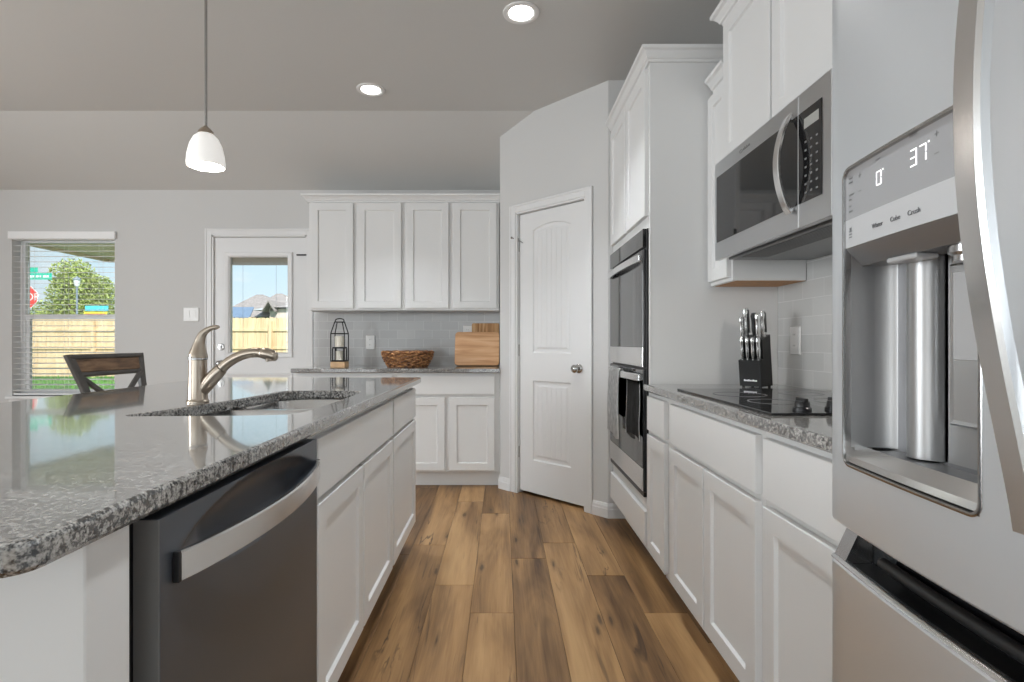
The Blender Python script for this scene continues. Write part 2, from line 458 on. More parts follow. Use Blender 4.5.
def slab(bm, outer, z0, z1, hole=None, ease=.005):
    """counter slab with eased edges and an optional hole"""
    def ring(poly, z): return [bm.verts.new((p[0], p[1], z)) for p in poly]
    def side(a, b):
        for i in range(len(a)):
            j = (i+1) % len(a); bm.faces.new((a[i], a[j], b[j], b[i]))
    def edges(r): return [bm.edges.get((r[i], r[(i+1) % len(r)])) for i in range(len(r))]
    def shell(poly, s):
        r = [ring(inset2(poly, s*ease*.8), z0), ring(poly, z0+ease), ring(poly, z1-ease), ring(inset2(poly, s*ease*.3), z1-ease*.3), ring(inset2(poly, s*ease), z1)]
        for a, b in zip(r, r[1:]): side(a, b)
        return r[0], r[-1]
    b0, t0 = shell(outer, 1)
    eb, et = edges(b0), edges(t0)
    if hole:
        b1, t1 = shell(hole, -1); eb += edges(b1); et += edges(t1)
    bmesh.ops.triangle_fill(bm, use_beauty=True, edges=eb); bmesh.ops.triangle_fill(bm, use_beauty=True, edges=et)
def text_mesh(name, s, size, M, m, parent, ext=.0004, align='CENTER'):
    cu = bpy.data.curves.new(name, 'FONT'); cu.body = s; cu.size = size; cu.align_x = align; cu.align_y = 'CENTER'; cu.extrude = ext
    t = bpy.data.objects.new(name+'_text_source', cu)
    me = bpy.data.meshes.new_from_object(t)
    bm = bmesh.new(); bm.from_mesh(me); bmesh.ops.transform(bm, matrix=M, verts=bm.verts)
    bpy.data.objects.remove(t); bpy.data.meshes.remove(me)
    return obj(name, bm, m, parent)

# ------------------------------------------------------------------ room shell
WY, RX, LX, RY = 4.655, 1.31, -5.6, -6.5
CZ, CZ2, CREASE = 2.765, 2.45, 3.79
def build_floor():
    W, Ln = .178, 1.27
    joints = {-3: 2.9, -2: 2.42, -1: 2.17, 0: 2.72, 1: 2.93, 2: 2.52, 3: 2.17}
    tones = {(0, -1): .42, (0, 0): .40, (-1, -1): .74, (-1, 0): .62, (-2, -1): .72, (-2, 0): .70, (1, -1): .68, (1, 0): .48, (2, -1): .40, (2, 0): .66, (3, -1): .80, (3, 0): .42, (-3, -1): .52, (-3, 0): .56, (-4, -1): .35}
    bm = BM(); pv, tv = [], []
    rnd = random.Random(3)
    k0, k1 = math.floor((LX-.048)/W), math.floor((RX-.048)/W)
    for k in range(k0, k1+1):
        x0, x1 = .048+k*W, .048+(k+1)*W
        x0, x1 = max(x0, LX), min(x1, RX)
        j = joints.get(k, rnd.uniform(0, Ln))
        i = math.floor((RY-j)/Ln)
        while j+i*Ln < WY:
            y0, y1 = max(RY, j+i*Ln), min(WY, j+(i+1)*Ln)
            pv_, tv_ = rnd.random(), tones.get((k, i), rnd.uniform(.3, .75))
            g = .0011
            n0 = len(bm.faces)
            L = [[Vector((x, y, z)) for x, y in ((x0+a, y0+a), (x1-a, y0+a), (x1-a, y1-a), (x0+a, y1-a))] for a, z in ((g*.6, -.004), (g*.6, -.0012), (g*1.8, 0))]
            loft(bm, L)
            pv += [pv_]*(len(bm.faces)-n0); tv += [tv_]*(len(bm.faces)-n0)
            i += 1
    n0 = len(bm.faces); box(bm, LX, RX, RY, WY, -.1, -.0025); pv += [.5]*(len(bm.faces)-n0); tv += [-1.2]*(len(bm.faces)-n0)
    o = struct('floor', bm, FLOORM)
    for nm, vals in (('plank', pv), ('tone', tv)):
        a = o.data.attributes.new(nm, 'FLOAT', 'FACE'); a.data.foreach_set('value', vals)
build_floor()

bm = BM(); prism(bm, [(RY-.15, CZ), (CREASE, CZ), (WY+.15, CZ2-.0556), (WY+.15, CZ+.2), (RY-.15, CZ+.2)], 'x', LX-.15, RX+.15)
struct('ceiling', bm, CEIL)
# back wall with window and door openings
WX0, WX1, WZ0, WZ1 = -4.308, -3.397, .641, 2.03
DX0, DX1, DZ1 = -2.548, -1.712, 2.052
bm = BM()
for x0, x1, z0, z1 in ((LX, WX0, 0, 2.5), (WX0, WX1, 0, WZ0), (WX0, WX1, WZ1, 2.5), (WX1, DX0, 0, 2.5), (DX0, DX1, DZ1, 2.5), (DX1, RX, 0, 2.5)):
    box(bm, x0, x1, WY, WY+.15, z0, z1)
struct('wall_back', bm, WALL)
bm = BM(); box(bm, RX, RX+.15, RY, WY+.15, -.1, CZ+.1); struct('wall_right', bm, WALL)
bm = BM()
for y0, y1, z0, z1 in ((RY, -6.2, -.1, CZ+.1), (-4.0, -.55, -.1, CZ+.1), (1.65, WY+.15, -.1, CZ+.1), (-6.2, -4.0, -.1, .45), (-6.2, -4.0, 2.35, CZ+.1), (-.55, 1.65, -.1, .45), (-.55, 1.65, 2.35, CZ+.1)): box(bm, LX-.15, LX, y0, y1, z0, z1)
struct('wall_left', bm, WALL)
bm = BM()
for x0, x1, z0, z1 in ((LX-.15, -5.0, -.1, CZ+.1), (.8, RX+.15, -.1, CZ+.1), (-5.0, .8, -.1, .2), (-5.0, .8, 2.5, CZ+.1)): box(bm, x0, x1, RY-.15, RY, z0, z1)
struct('wall_rear', bm, WALL)
# pantry: a 45 degree wall with a door, a side wall and a short return
PX0, PY0, PX1, PY1 = -.015, 4.037, .672, 3.350
S2 = math.sqrt(.5)
PM = frame_m((PX0, PY0, 0), (S2, -S2, 0), (-S2, -S2, 0))
PL = (PX1-PX0)/S2
D0, D1, DZ = .168, .798, 2.066
bm = BM()
for u0, u1, z0, z1 in ((0, D0, 0, CZ+.04), (D1, PL, 0, CZ+.04), (D0, D1, DZ, CZ+.04)):
    box(bm, u0, u1, z0, z1, -.09, 0, M=PM)
box(bm, PX0, PX0+.09, PY0, WY, 0, CZ+.04)
box(bm, PX1, RX, PY1, PY1+.09, 0, CZ+.04)
struct('wall_pantry', bm, WALL)

# tile splash on the back wall and beside the cooktop
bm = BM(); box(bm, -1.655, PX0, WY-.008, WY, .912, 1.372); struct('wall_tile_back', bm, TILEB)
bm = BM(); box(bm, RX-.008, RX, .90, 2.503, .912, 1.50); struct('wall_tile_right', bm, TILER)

# baseboards, casings, crown
BBP = [(0, 0), (.014, 0), (.014, .055), (.011, .060), (.011, .075), (.006, .088), (0, .092)]
bm = BM()
c0 = Vector((PX0, PY0, 0)); ud = Vector((S2, -S2, 0))
def bb(path):
    # outward = to the right of travel
    sweep_profile(bm, path, BBP)
q = c0+ud*(D0-.058); bb([(q.x, q.y), (PX0, PY0), (PX0, PY0+.05)][::-1])
q = c0+ud*(D1+.058); bb([(q.x, q.y), (PX1, PY1), (.795, PY1)])
struct('baseboard_pantry', bm, TRIMW)
bm = BM()
bb([(LX, WY), (DX0-.06, WY)])
struct('baseboard_back', bm, TRIMW)

def casing(bm, M, u0, u1, h, wd=.057, th=.016):
    """door casing: two legs and a head with a stepped face, frame M (u, v, n)"""
    for a, b, z0, z1 in ((u0-wd, u0, 0, h+wd), (u1, u1+wd, 0, h+wd), (u0, u1, h, h+wd)):
        box(bm, a, b, z0, z1, 0, th*.7, .002, M)
    box(bm, u0-wd, u0-wd+.018, 0, h+wd, 0, th, .004, M); box(bm, u1+wd-.018, u1+wd, 0, h+wd, 0, th, .004, M)
    box(bm, u0-wd+.018, u1+wd-.018, h+wd-.018, h+wd, 0, th, .004, M)
bm = BM(); casing(bm, PM, D0, D1, DZ)
for u0, u1, z0, z1 in ((D0-.002, D0+.012, 0, DZ), (D1-.012, D1+.002, 0, DZ), (D0, D1, DZ-.012, DZ+.002)):
    box(bm, u0, u1, z0, z1, -.088, .004, 0, PM)
struct('trim_1', bm, TRIMW)
BMX = frame_m((0, WY, 0), (1, 0, 0), (0, -1, 0))
bm = BM(); casing(bm, BMX, DX0, DX1, DZ1)
for u0, u1, z0, z1 in ((DX0-.002, DX0+.014, 0, DZ1), (DX1-.014, DX1+.002, 0, DZ1), (DX0, DX1, DZ1-.014, DZ1+.002)):
    box(bm, u0, u1, z0, z1, -.148, .004, 0, BMX)
struct('trim_2', bm, TRIMW)
CROWN = [(-.012, 0), (.010, 0), (.012, .010), (.020, .014), (.022, .022), (.036, .040), (.048, .046), (.050, .060), (-.012, .060)]
bm = BM(); sweep_profile(bm, [(-1.585, WY), (-1.585, 4.345), (PX0-.002, 4.345)], [(o, z+2.258) for o, z in CROWN]); struct('trim_3', bm, WHITE)
bm = BM(); sweep_profile(bm, [(.70, 3.343), (.70, 2.505), (RX-.002, 2.505)], [(o, z+2.43) for o, z in CROWN]); struct('trim_4', bm, WHITE)
bm = BM(); sweep_profile(bm, [(.985, 2.448), (.985, 2.262)], [(o, z+2.256) for o, z in CROWN]); struct('trim_5', bm, WHITE)
bm = BM(); sweep_profile(bm, [(RX-.002, 2.262), (.955, 2.262), (.955, 1.425), (RX-.002, 1.425)], [(o, z+2.462) for o, z in CROWN]); struct('trim_6', bm, WHITE)

# ------------------------------------------------------------------ window
bm = BM()   # vinyl frame set back in the opening
fy0, fy1 = WY+.085, WY+.135
for x0, x1, z0, z1 in ((WX0, WX0+.045, WZ0, WZ1), (WX1-.045, WX1, WZ0, WZ1), (WX0+.045, WX1-.045, WZ0, WZ0+.05), (WX0+.045, WX1-.045, WZ1-.028, WZ1), (WX0+.045, WX1-.045, 1.318, 1.362)):
    box(bm, x0, x1, fy0, fy1, z0, z1, .003)
for x0, x1 in ((WX0+.045, WX0+.075), (WX1-.075, WX1-.045)): box(bm, x0, x1, fy0+.008, fy1-.01, WZ0+.05, 1.318, .002)
win = struct('window_1', bm, VINYL)
bm = BM(); box(bm, WX0+.05, WX1-.05, WY+.108, WY+.112, WZ0+.05, WZ1-.028); obj('glass', bm, GLASS, win)
bm = BM()
box(bm, WX0-.03, WX1+.03, WY-.035, WY+.085, WZ0-.028, WZ0, .005, seg=2); box(bm, WX0-.015, WX1+.015, WY-.014, WY, WZ0-.09, WZ0-.028, .003)
obj('window_sill', bm, TRIMW, win)
bm = BM()
box(bm, WX0-.001, WX0+.004, WY, WY+.085, WZ0, WZ1); box(bm, WX1-.004, WX1+.001, WY, WY+.085, WZ0, WZ1); box(bm, WX0, WX1, WY, WY+.085, WZ1-.004, WZ1+.001)
obj('reveal', bm, TRIMW, win)
# horizontal blind
bl = thing('window_blind', 'white horizontal slat blind with open slats over the window beside the back door', 'blind', (-3.85, WY+.04, WZ1))
bm = BM(); box(bm, WX0-.015, WX1+.012, WY-.024, WY-.002, 2.014, 2.083, .004); box(bm, WX0+.006, WX1-.006, WY+.008, WY+.055, 2.012, 2.028, .002); obj('valance', bm, SLAT, bl)
bm = BM()
nsl = 28
for i in range(nsl):
    z = .690+i*.0472
    M = Matrix.Translation((0, WY+.034, z)) @ Matrix.Rotation(math.radians(6), 4, 'X')
    box(bm, WX0+.008, WX1-.008, -.025, .025, -.0014, .0014, M=M)
sl = obj('slats', bm, SLAT, bl)
bm = BM(); box(bm, WX0+.008, WX1-.008, WY+.010, WY+.058, .646, .662, .003); obj('bottom_rail', bm, SLAT, bl)
bm = BM()
for x in (WX0+.15, (WX0+WX1)/2, WX1-.15):
    for dy in (.010, .058): cyl(bm, (x, WY+dy, .66), (x, WY+dy, 1.97), .0009, n=6)
obj('ladder_cord', bm, SLAT, bl)
bm = BM(); cyl(bm, (WX0+.085, WY+.002, 1.965), (WX0+.085, WY+.002, 1.12), .004, n=8); obj('tilt_wand', bm, SLAT, bl)
# unseen made-up window frames, added around the rear and left fill lamps
bm = BM()
for x in (-5.0, -3.07, -1.13, .75): box(bm, x, x+.05, RY-.12, RY-.05, .2, 2.5)
box(bm, -5.0, .8, RY-.12, RY-.05, .2, .26); box(bm, -5.0, .8, RY-.12, RY-.05, 2.44, 2.5)
struct('added_window_rear', bm, VINYL)
bm = BM()
for ya in (-6.2, -.55):
    for y in (ya, ya+1.075, ya+2.15): box(bm, LX-.12, LX-.05, y, y+.05, .45, 2.35)
    box(bm, LX-.12, LX-.05, ya, ya+2.2, .45, .51); box(bm, LX-.12, LX-.05, ya, ya+2.2, 2.29, 2.35)
struct('added_window_side', bm, VINYL)

# ------------------------------------------------------------------ back door (half glass)
SX0, SX1 = DX0+.016, DX1-.016
GX0, GX1, GZ0, GZ1 = -2.395, -1.885, 1.02, 1.862
bm = BM()
dy0, dy1 = WY+.012, WY+.052
for x0, x1, z0, z1 in ((SX0, GX0, .012, 2.034), (GX1, SX1, .012, 2.034), (GX0, GX1, .012, GZ0), (GX0, GX1, GZ1, 2.034)): box(bm, x0, x1, dy0, dy1, z0, z1)
MB = frame_m((GX0-.045, dy0, .22), (1, 0, 0), (0, -1, 0)); rect_loops(bm, MB, GX1-GX0+.09, .62, [(0, -.01), (0, .001), (.006, .006), (.02, .004), (.03, .001)])
d1 = struct('door_1', bm, TRIMW)
bm = BM()   # raised glass frame
M = frame_m((GX0-.042, dy0, GZ0-.042), (1, 0, 0), (0, -1, 0)); fw, fh = GX1-GX0+.084, GZ1-GZ0+.084
L = [[M @ Vector(p) for p in ((i, i, n), (fw-i, i, n), (fw-i, fh-i, n), (i, fh-i, n))] for i, n in ((0, -.002), (0, .010), (.006, .014), (.030, .012), (.044, .002), (.044, -.04))]
loft(bm, L, False, False); obj('glass_frame', bm, TRIMW, d1)
bm = BM(); box(bm, GX0, GX1, dy0+.018, dy0+.022, GZ0, GZ1); obj('glass', bm, GLASS, d1)
bm = BM()
for i in range(9): box(bm, GX0+.006, GX1-.006, dy0+.024, dy0+.038, 1.795+i*.0075, 1.8+i*.0075, .0005)
obj('raised_blind', bm, pm('tan_blind', (.50, .42, .34), .6), d1)
bm = BM()
for x in (GX0+.10, GX1-.115): cyl(bm, (x, dy0+.029, GZ0), (x, dy0+.029, 1.8), .0011, n=6)
obj('blind_cord', bm, pm('gray_cord', (.3, .33, .36), .6), d1)
def knob(parent, M, u, v, ball=.026, nm='knob'):
    bm = BM(); ax = (M.to_3x3() @ Vector((0, 0, 1)))
    lathe(bm, M @ Vector((u, v, 0)), [(.031, 0), (.031, .004), (.026, .009), (.011, .012), (.011, .028), (.018, .033), (ball, .044), (ball, .054), (.018, .062), (.004, .064)], 24, axis=ax)
    return obj(nm, bm, CHROME, parent, 40)
DM = frame_m((0, dy0, 0), (1, 0, 0), (0, -1, 0))
knob(d1, DM, SX0+.062, .925)
bm = BM(); lathe(bm, (SX0+.062, dy0, 1.07), [(.031, 0), (.031, .006), (.026, .012), (.010, .013), (.010, .013)], 24, axis=(0, -1, 0)); box(bm, SX0+.057, SX0+.067, dy0-.026, dy0-.011, 1.056, 1.084, .002); obj('deadbolt', bm, CHROME, d1, 40)
bm = BM()
for z in (.22, 1.06, 1.80): cyl(bm, (SX1+.006, dy0-.008, z-.045), (SX1+.006, dy0-.008, z+.045), .006, n=10)
obj('hinge', bm, CHROME, d1)
bm = BM(); box(bm, SX1-.075, SX1+.012, dy0-.022, dy0-.008, 1.872, 1.884, .002); cyl(bm, (SX1+.006, dy0-.012, 1.77), (SX1+.006, dy0-.012, 1.882), .004, n=8); obj('swing_latch', bm, WIRE, d1)

# ------------------------------------------------------------------ pantry door: two panels, arched top, plank grooves
PDM = frame_m(PM @ Vector((D0+.014, .022, -.026)), (S2, -S2, 0), (-S2, -S2, 0))
pw, ph = D1-D0-.028, DZ-.022-.016
def arch_poly(u0, u1, z0, z1, rise, n=14):
    p = [(u0, z0), (u1, z0)]
    if rise <= 0: return p + [(u1, z1), (u0, z1)]
    for i in range(n+1):
        t = i/n; u = u1+(u0-u1)*t
        p.append((u, z1 - rise + rise*(1-(2*t-1)**2)))
    return p
def pantry_door():
    bm = BM()
    holes = [arch_poly(.130, pw-.130, 1.012, 1.934, .038), arch_poly(.130, pw-.130, .235, .812, 0)]
    def ring(poly, n): return [bm.verts.new(PDM @ Vector((p[0], p[1], n))) for p in poly]
    def side(a, b):
        for i in range(len(a)): bm.faces.new((a[i], a[(i+1) % len(a)], b[(i+1) % len(a)], b[i]))
    outer = [(0, 0), (pw, 0), (pw, ph), (0, ph)]
    rb, rf = ring(outer, -.035), ring(outer, 0); side(rb, rf); bm.faces.new(rb)
    ed = [bm.edges.get((rf[i], rf[(i+1) % 4])) for i in range(4)]
    for h in holes:
        prev = ring(h, 0); first = prev
        for ins, n in ((.007, -.008), (.012, -.009), (.028, -.0085), (.040, -.004)):
            nx = ring([tuple(v) for v in inset2(h, ins)], n); side(prev, nx); prev = nx
        bm.faces.new(prev)
        ed += [bm.edges.get((first[i], first[(i+1) % len(first)])) for i in range(len(first))]
        us = [v[0] for v in inset2(h, .040)]; a, b = min(us), max(us)
        zs = [v[1] for v in inset2(h, .040)]; z0, z1 = min(zs), max(zs)
        for k in range(1, 6):   # shallow plank ridges between the grooves
            u = a+(b-a)*k/6
            zt = z1-(.035*((2*k/6-1)**2) if len(h) > 6 else 0)
            for s in (-1, 1): box(bm, u+s*.0022-.0012, u+s*.0022+.0012, z0+.004, zt-.006, -.0045, -.0028, .0005, PDM)
    bmesh.ops.triangle_fill(bm, use_beauty=True, edges=ed)
    d = struct('door_2', bm, TRIMW)
    knob(d, PDM, pw-.062, .912, .027)
    for z in (.28, 1.03, 1.80):
        bm = BM(); p = PDM @ Vector((-.005, z, .006)); cyl(bm, p-Vector((0, 0, .042)), p+Vector((0, 0, .042)), .006, n=10); obj('hinge', bm, CHROME, d)
    bm = BM(); p = PDM @ Vector((-.005, 1.845, .010)); cyl(bm, p-Vector((0, 0, .012)), p+Vector((0, 0, .012)), .009, n=10)
    q = PDM @ Vector((-.035, 1.86, .045)); cyl(bm, p, q, .0035, n=8); cyl(bm, q, PDM @ Vector((-.043, 1.864, .052)), .008, n=10)
    cyl(bm, p, PDM @ Vector((.05, 1.815, .02)), .003, n=8); obj('door_stop', bm, CHROME, d)
pantry_door()

# ------------------------------------------------------------------ cabinets
SHAKER = lambda r=.056: [(0, 0), (0, .018), (.002, .020), (r, .020), (r+.005, .0105)]
FLAT = [(0, 0), (0, .018), (.002, .020)]
def fronts(parent, M, items):
    for kind, u0, u1, v0, v1 in items:
        bm = BM(); MM = M @ Matrix.Translation((u0, v0, .0006))
        rect_loops(bm, MM, u1-u0, v1-v0, FLAT if kind == 'drawer_front' else SHAKER())
        obj(kind, bm, WHITE, parent)
def cabinet(name, label, cat, M, W, v0, v1, depth, items, toe=0., group=None, mat=WHITE, open_top=False, bottom=None):
    base = M @ Vector((W/2, 0 if toe else v0, -depth/2))
    t = thing(name, label, cat, base, group)
    bm = BM(); g = .0006
    if open_top:
        for a in ((g, .018, v0, v1, -depth, -.02), (W-.018, W-g, v0, v1, -depth, -.02), (.018, W-.018, v0, v0+.018, -depth, -.02), (.018, W-.018, v0+.018, v1, -depth, -depth+.012),
                  (g, W-g, v0, .15, -.02, 0), (g, W-g, v1-.03, v1, -.02, 0), (g, .04, .15, v1-.03, -.02, 0), (W-.04, W-g, .15, v1-.03, -.02, 0), (W/2-.02, W/2+.02, .15, v1-.03, -.02, 0), (.04, W-.04, .66, .72, -.02, 0)):
            box(bm, *a, M=M)
    else:
        box(bm, g, W-g, v0, v1, -depth+.001, 0, .001, M)
    obj('body', bm, mat, t)
    if bottom:
        bm = BM(); box(bm, .004, W-.004, v0-.002, v0-.0002, -depth+.002, -.02, 0, M); obj('underside', bm, bottom, t, label='raw orange plywood underside')
    if toe:
        bm = BM(); box(bm, g, W-g, .001, v0-.0006, -depth+.02, -toe, 0, M); obj('toe_kick', bm, mat, t)
    fronts(t, M, items)
    return t
# back wall, base and upper units
yb = 4.045; xa = -1.577; WB = .78
BD = WY-.002-yb
for i in range(2):
    x0 = xa+i*WB
    M = frame_m((x0, yb, 0), (1, 0, 0), (0, -1, 0))
    it = [('drawer_front', .024, WB-.038, .712, .855), ('door', .024, .362, .136, .690), ('door', .396, WB-.038, .136, .690)]
    cabinet('base_cabinet', ['white base cabinet under the lantern, mostly hidden behind the island', 'white two-door base cabinet under the wicker basket and cutting boards, beside the pantry'][i], 'cabinet', M, WB, .122, .878, BD, it, .075, 'base cabinets along the back wall')
yu = 4.345
for i in range(2):
    x0 = -1.582+i*WB
    M = frame_m((x0, yu, 0), (1, 0, 0), (0, -1, 0))
    it = [('door', .022, .366, 1.388, 2.248), ('door', .404, .758, 1.388, 2.248)]
    cabinet('wall_cabinet', ['white two-door wall cabinet above the black lantern, next to the back door', 'white two-door wall cabinet above the basket and cutting boards, against the pantry wall'][i], 'cabinet', M, WB, 1.372, 2.258, WY-.002-yu, it, 0, 'wall cabinets on the back wall')
# back counter
bm = BM(); slab(bm, [(-1.595, 4.0), (PX0-.002, 4.0), (PX0-.002, WY-.009), (-1.595, WY-.009)], .8795, .912)
tag(obj('countertop', bm, GRAN), 'dark speckled granite countertop along the back wall under the lantern and basket', 'countertop')

# right wall base run (fronts face the aisle)
XR = .70; RD = RX-.002-XR
def rightM(y1): return frame_m((XR, y1, 0), (0, -1, 0), (-1, 0, 0))
cabinet('base_cabinet', 'narrow white base cabinet with one drawer and one door beside the oven tower', 'cabinet', rightM(2.503), .317, .122, .878, RD, [('drawer_front', .018, .278, .700, .858), ('door', .018, .278, .136, .680)], .075)
cabinet('base_cabinet', 'wide white base cabinet with two doors under the black cooktop', 'cabinet', rightM(2.186), .7835, .122, .878, RD, [('drawer_front', .038, .762, .700, .858), ('door', .038, .390, .136, .680), ('door', .402, .762, .136, .680)], .075)
cabinet('base_cabinet', 'white base cabinet with drawer and door right beside the stainless refrigerator', 'cabinet', rightM(1.4025), .4275, .122, .878, RD, [('drawer_front', .021, .405, .700, .858), ('door', .021, .405, .136, .680)], .075)
bm = BM(); slab(bm, [(.669, .985), (RX-.009, .985), (RX-.009, 2.503), (.669, 2.503)], .8795, .912)
tag(obj('countertop', bm, GRAN), 'speckled granite countertop holding the black cooktop and knife block', 'countertop')

# oven tower
TY0, TY1 = 2.506, 3.344
TM = frame_m((XR, TY1, 0), (0, -1, 0), (-1, 0, 0)); TW = TY1-TY0
OU0, OU1, OZ0, OZ1 = .040, .814, .367, 1.653
t = thing('oven_cabinet', 'tall white cabinet tower enclosing the double wall oven', 'cabinet', (1.0, 2.925, 0))
bm = BM()
for a in ((0, .018, .12, 2.43, -RD, -.02), (TW-.018, TW, .12, 2.43, -RD, -.02), (.018, TW-.018, 2.41, 2.43, -RD, -.02), (.018, TW-.018, OZ1+.005, OZ1+.025, -RD, -.02), (.018, TW-.018, OZ0-.027, OZ0-.004, -RD, -.02), (.018, TW-.018, .12, 2.41, -RD, -RD+.012),
          (0, TW, .12, OZ0-.002, -.02, 0), (0, TW, OZ1+.002, 2.43, -.02, 0), (0, OU0-.002, OZ0-.002, OZ1+.002, -.02, 0), (OU1+.002, TW, OZ0-.002, OZ1+.002, -.02, 0)):
    box(bm, *a, M=TM)
obj('body', bm, WHITE, t)
bm = BM(); box(bm, 0, TW-.02, .001, .119, -RD+.03, -.075, 0, TM); obj('toe_kick', bm, WHITE, t)
fronts(t, TM, [('door', .022, .405, 1.712, 2.412), ('door', .428, TW-.022, 1.712, 2.412), ('drawer_front', .022, TW-.022, .142, .300)])

# upper units on the right wall
cabinet('wall_cabinet', 'narrow white wall cabinet in the corner between oven tower and microwave', 'cabinet', frame_m((.985, 2.503, 0), (0, -1, 0), (-1, 0, 0)), .241, 1.372, 2.256, RX-.010-.985, [('door', .016, .226, 1.388, 2.246)], bottom=UNDERW)
cabinet('wall_cabinet', 'white two-door wall cabinet directly above the stainless microwave', 'cabinet', frame_m((.955, 2.262, 0), (0, -1, 0), (-1, 0, 0)), .837, 1.862, 2.462, RX-.002-.955, [('door', .020, .410, 1.872, 2.448), ('door', .424, .817, 1.872, 2.448)])

# ------------------------------------------------------------------ island
XI = -.492; ID = .60
def islM(y0): return frame_m((XI, y0, 0), (0, 1, 0), (1, 0, 0))
cabinet('sink_cabinet', 'white island sink cabinet with a wide false drawer front over two doors', 'cabinet', islM(1.335), .965, .122, .878, ID, [('drawer_front', .026, .952, .705, .858), ('door', .026, .470, .132, .688), ('door', .484, .952, .132, .688)], .075, open_top=True)
cabinet('base_cabinet', 'narrow white island cabinet with one drawer and one door at the far end', 'cabinet', islM(2.3005), .610, .122, .878, ID, [('drawer_front', .016, .592, .705, .858), ('door', .016, .592, .132, .688)], .075)
# knee wall and near end panel
t = thing('island_base', 'white painted panelled base of the island around the dishwasher, under the granite overhang', 'island base', (-1.15, 1.7, 0))
bm = BM(); box(bm, -1.21, -1.095, .60, 2.911, .001, .878, .002); obj('knee_wall', bm, WHITE, t)
bm = BM(); box(bm, -1.094, -.472, .60, .673, .001, .878, .002); obj('end_panel', bm, WHITE, t)
# island granite with the sink cut-out
hole = [(-1.02, 1.395), (-.965, 1.52), (-.944, 1.62), (-.915, 1.76), (-.902, 1.86), (-.890, 2.00), (-.885, 2.12), (-.84, 2.145), (-.60, 2.145), (-.555, 2.11), (-.550, 1.80), (-.552, 1.47), (-.60, 1.418), (-.90, 1.405)]
hole = [tuple(v) for v in chaikin([Vector((*p, 0)).to_2d() for p in hole], 2)]
oc = []
for cx, cy, a0 in ((-.493, .535, -90), (-.463, 2.975, 0), (-1.615, 2.975, 90), (-1.585, .535, 180)):
    r = .035 if cy < 1 else .008
    for k in range(7):
        a = math.radians(a0+k*15); oc.append((cx+r*math.cos(a), cy+r*math.sin(a)))
bm = BM(); slab(bm, oc, .8795, .912, hole, .006)
isl = tag(obj('countertop', bm, GRAN), 'gray speckled granite island countertop with the sink cut into it', 'countertop')

# sink
t = thing('sink', 'double bowl undermount stainless steel sink in the island', 'sink', (-.75, 1.78, .70))
def bowl(nm, x0, x1, y0, y1, depth):
    bm = BM(); z = .8785
    def rr(d, r, z):
        p = []
        for cx, cy, a0 in ((x1-d-r, y0+d+r, -90), (x1-d-r, y1-d-r, 0), (x0+d+r, y1-d-r, 90), (x0+d+r, y0+d+r, 180)):
            for k in range(6):
                a = math.radians(a0+k*18); p.append(Vector((cx+r*math.cos(a), cy+r*math.sin(a), z)))
        return p
    loft(bm, [rr(-.014, .07, z), rr(0, .06, z), rr(.006, .058, z-.01), rr(.014, .055, z-depth+.03), rr(.045, .04, z-depth), rr(.14, .02, z-depth-.006)], False, True)
    b = obj(nm, bm, SINKM, t, 40)
    bm = BM(); lathe(bm, ((x0+x1)/2, (y0+y1)/2, z-depth-.006), [(.045, .0005), (.043, .003), (.03, .002), (.028, .0012)], 20); obj('drain', bm, CHROME, b, 40)
bowl('bowl', -1.0, -.545, 1.395, 1.785, .19); bowl('bowl', -.905, -.545, 1.815, 2.155, .17)

# faucet (bronze-nickel pull-out)
fx, fy = -.993, 1.73
def fp(px, py, Y=fy): return Vector(((px-502)*Y/F, Y, CAMZ+(343-py)*Y/F))
t = thing('faucet', 'brushed nickel pull-out kitchen faucet standing beside the island sink', 'faucet', (fx, fy, .912))
bm = BM(); lathe(bm, (fx, fy, .9125), [(.034, 0), (.034, .004), (.031, .007), (.0295, .012), (.0275, .10), (.027, .137)], 32); obj('faucet_body', bm, NICKEL, t, 40)
bm = BM(); lathe(bm, (fx, fy, 1.0495), [(.0265, 0), (.0285, .002), (.0285, .012), (.0265, .0145)], 32); obj('collar', bm, CHROME, t, 40)
LV = [(198, 358.0, 8.6), (198, 357, 8.9), (198.1, 354.5, 8.5), (198.4, 351, 7.5), (198.9, 347, 6.3), (199.8, 342, 5.0), (201.2, 337, 4.2), (203.2, 333.6, 3.6), (206.5, 330.6, 3.0), (211.5, 328.2, 2.5), (216.5, 327.2, 2.2), (219.2, 327.0, 1.2)]
pts = smooth_path([fp(a, b) for a, b, c in LV], 4); rs = []
for i in range(len(LV)-1): rs += [(LV[i][2]+(LV[i+1][2]-LV[i][2])*k/4)*fy/F for k in range(4)]
rs.append(LV[-1][2]*fy/F)
bm = BM(); tube(bm, pts, rs, 16, flat=((0, 1, 0), 1.0)); obj('lever', bm, NICKEL, t, 50)
pts = smooth_path([fp(198.5, 397), fp(201.8, 391.5), fp(207.5, 384), fp(214, 376.5), fp(221.5, 368.5)], 6)
bm = BM(); tube(bm, pts, [.0165+.0075*math.sin(PI*min(1, .12+.88*(1-i/(len(pts)-1))))*(1-.55*(1-i/(len(pts)-1))) for i in range(len(pts))], 20); obj('spout', bm, NICKEL, t, 50)
pts = smooth_path([fp(221.9, 368.0), fp(229, 362.0), fp(238, 356.8), fp(248, 353.4), fp(257, 352.5), fp(265, 353.8)], 6)
bm = BM(); tube(bm, pts, [.0165, .0170]+[.0165-.001*i/(len(pts)-3) for i in range(len(pts)-2)], 20); obj('spray_hose', bm, NICKEL, t, 50)
pts = smooth_path([fp(261, 352.9), fp(266, 353.6), fp(271, 355), fp(275, 356.6), fp(277.6, 357.2)], 5)
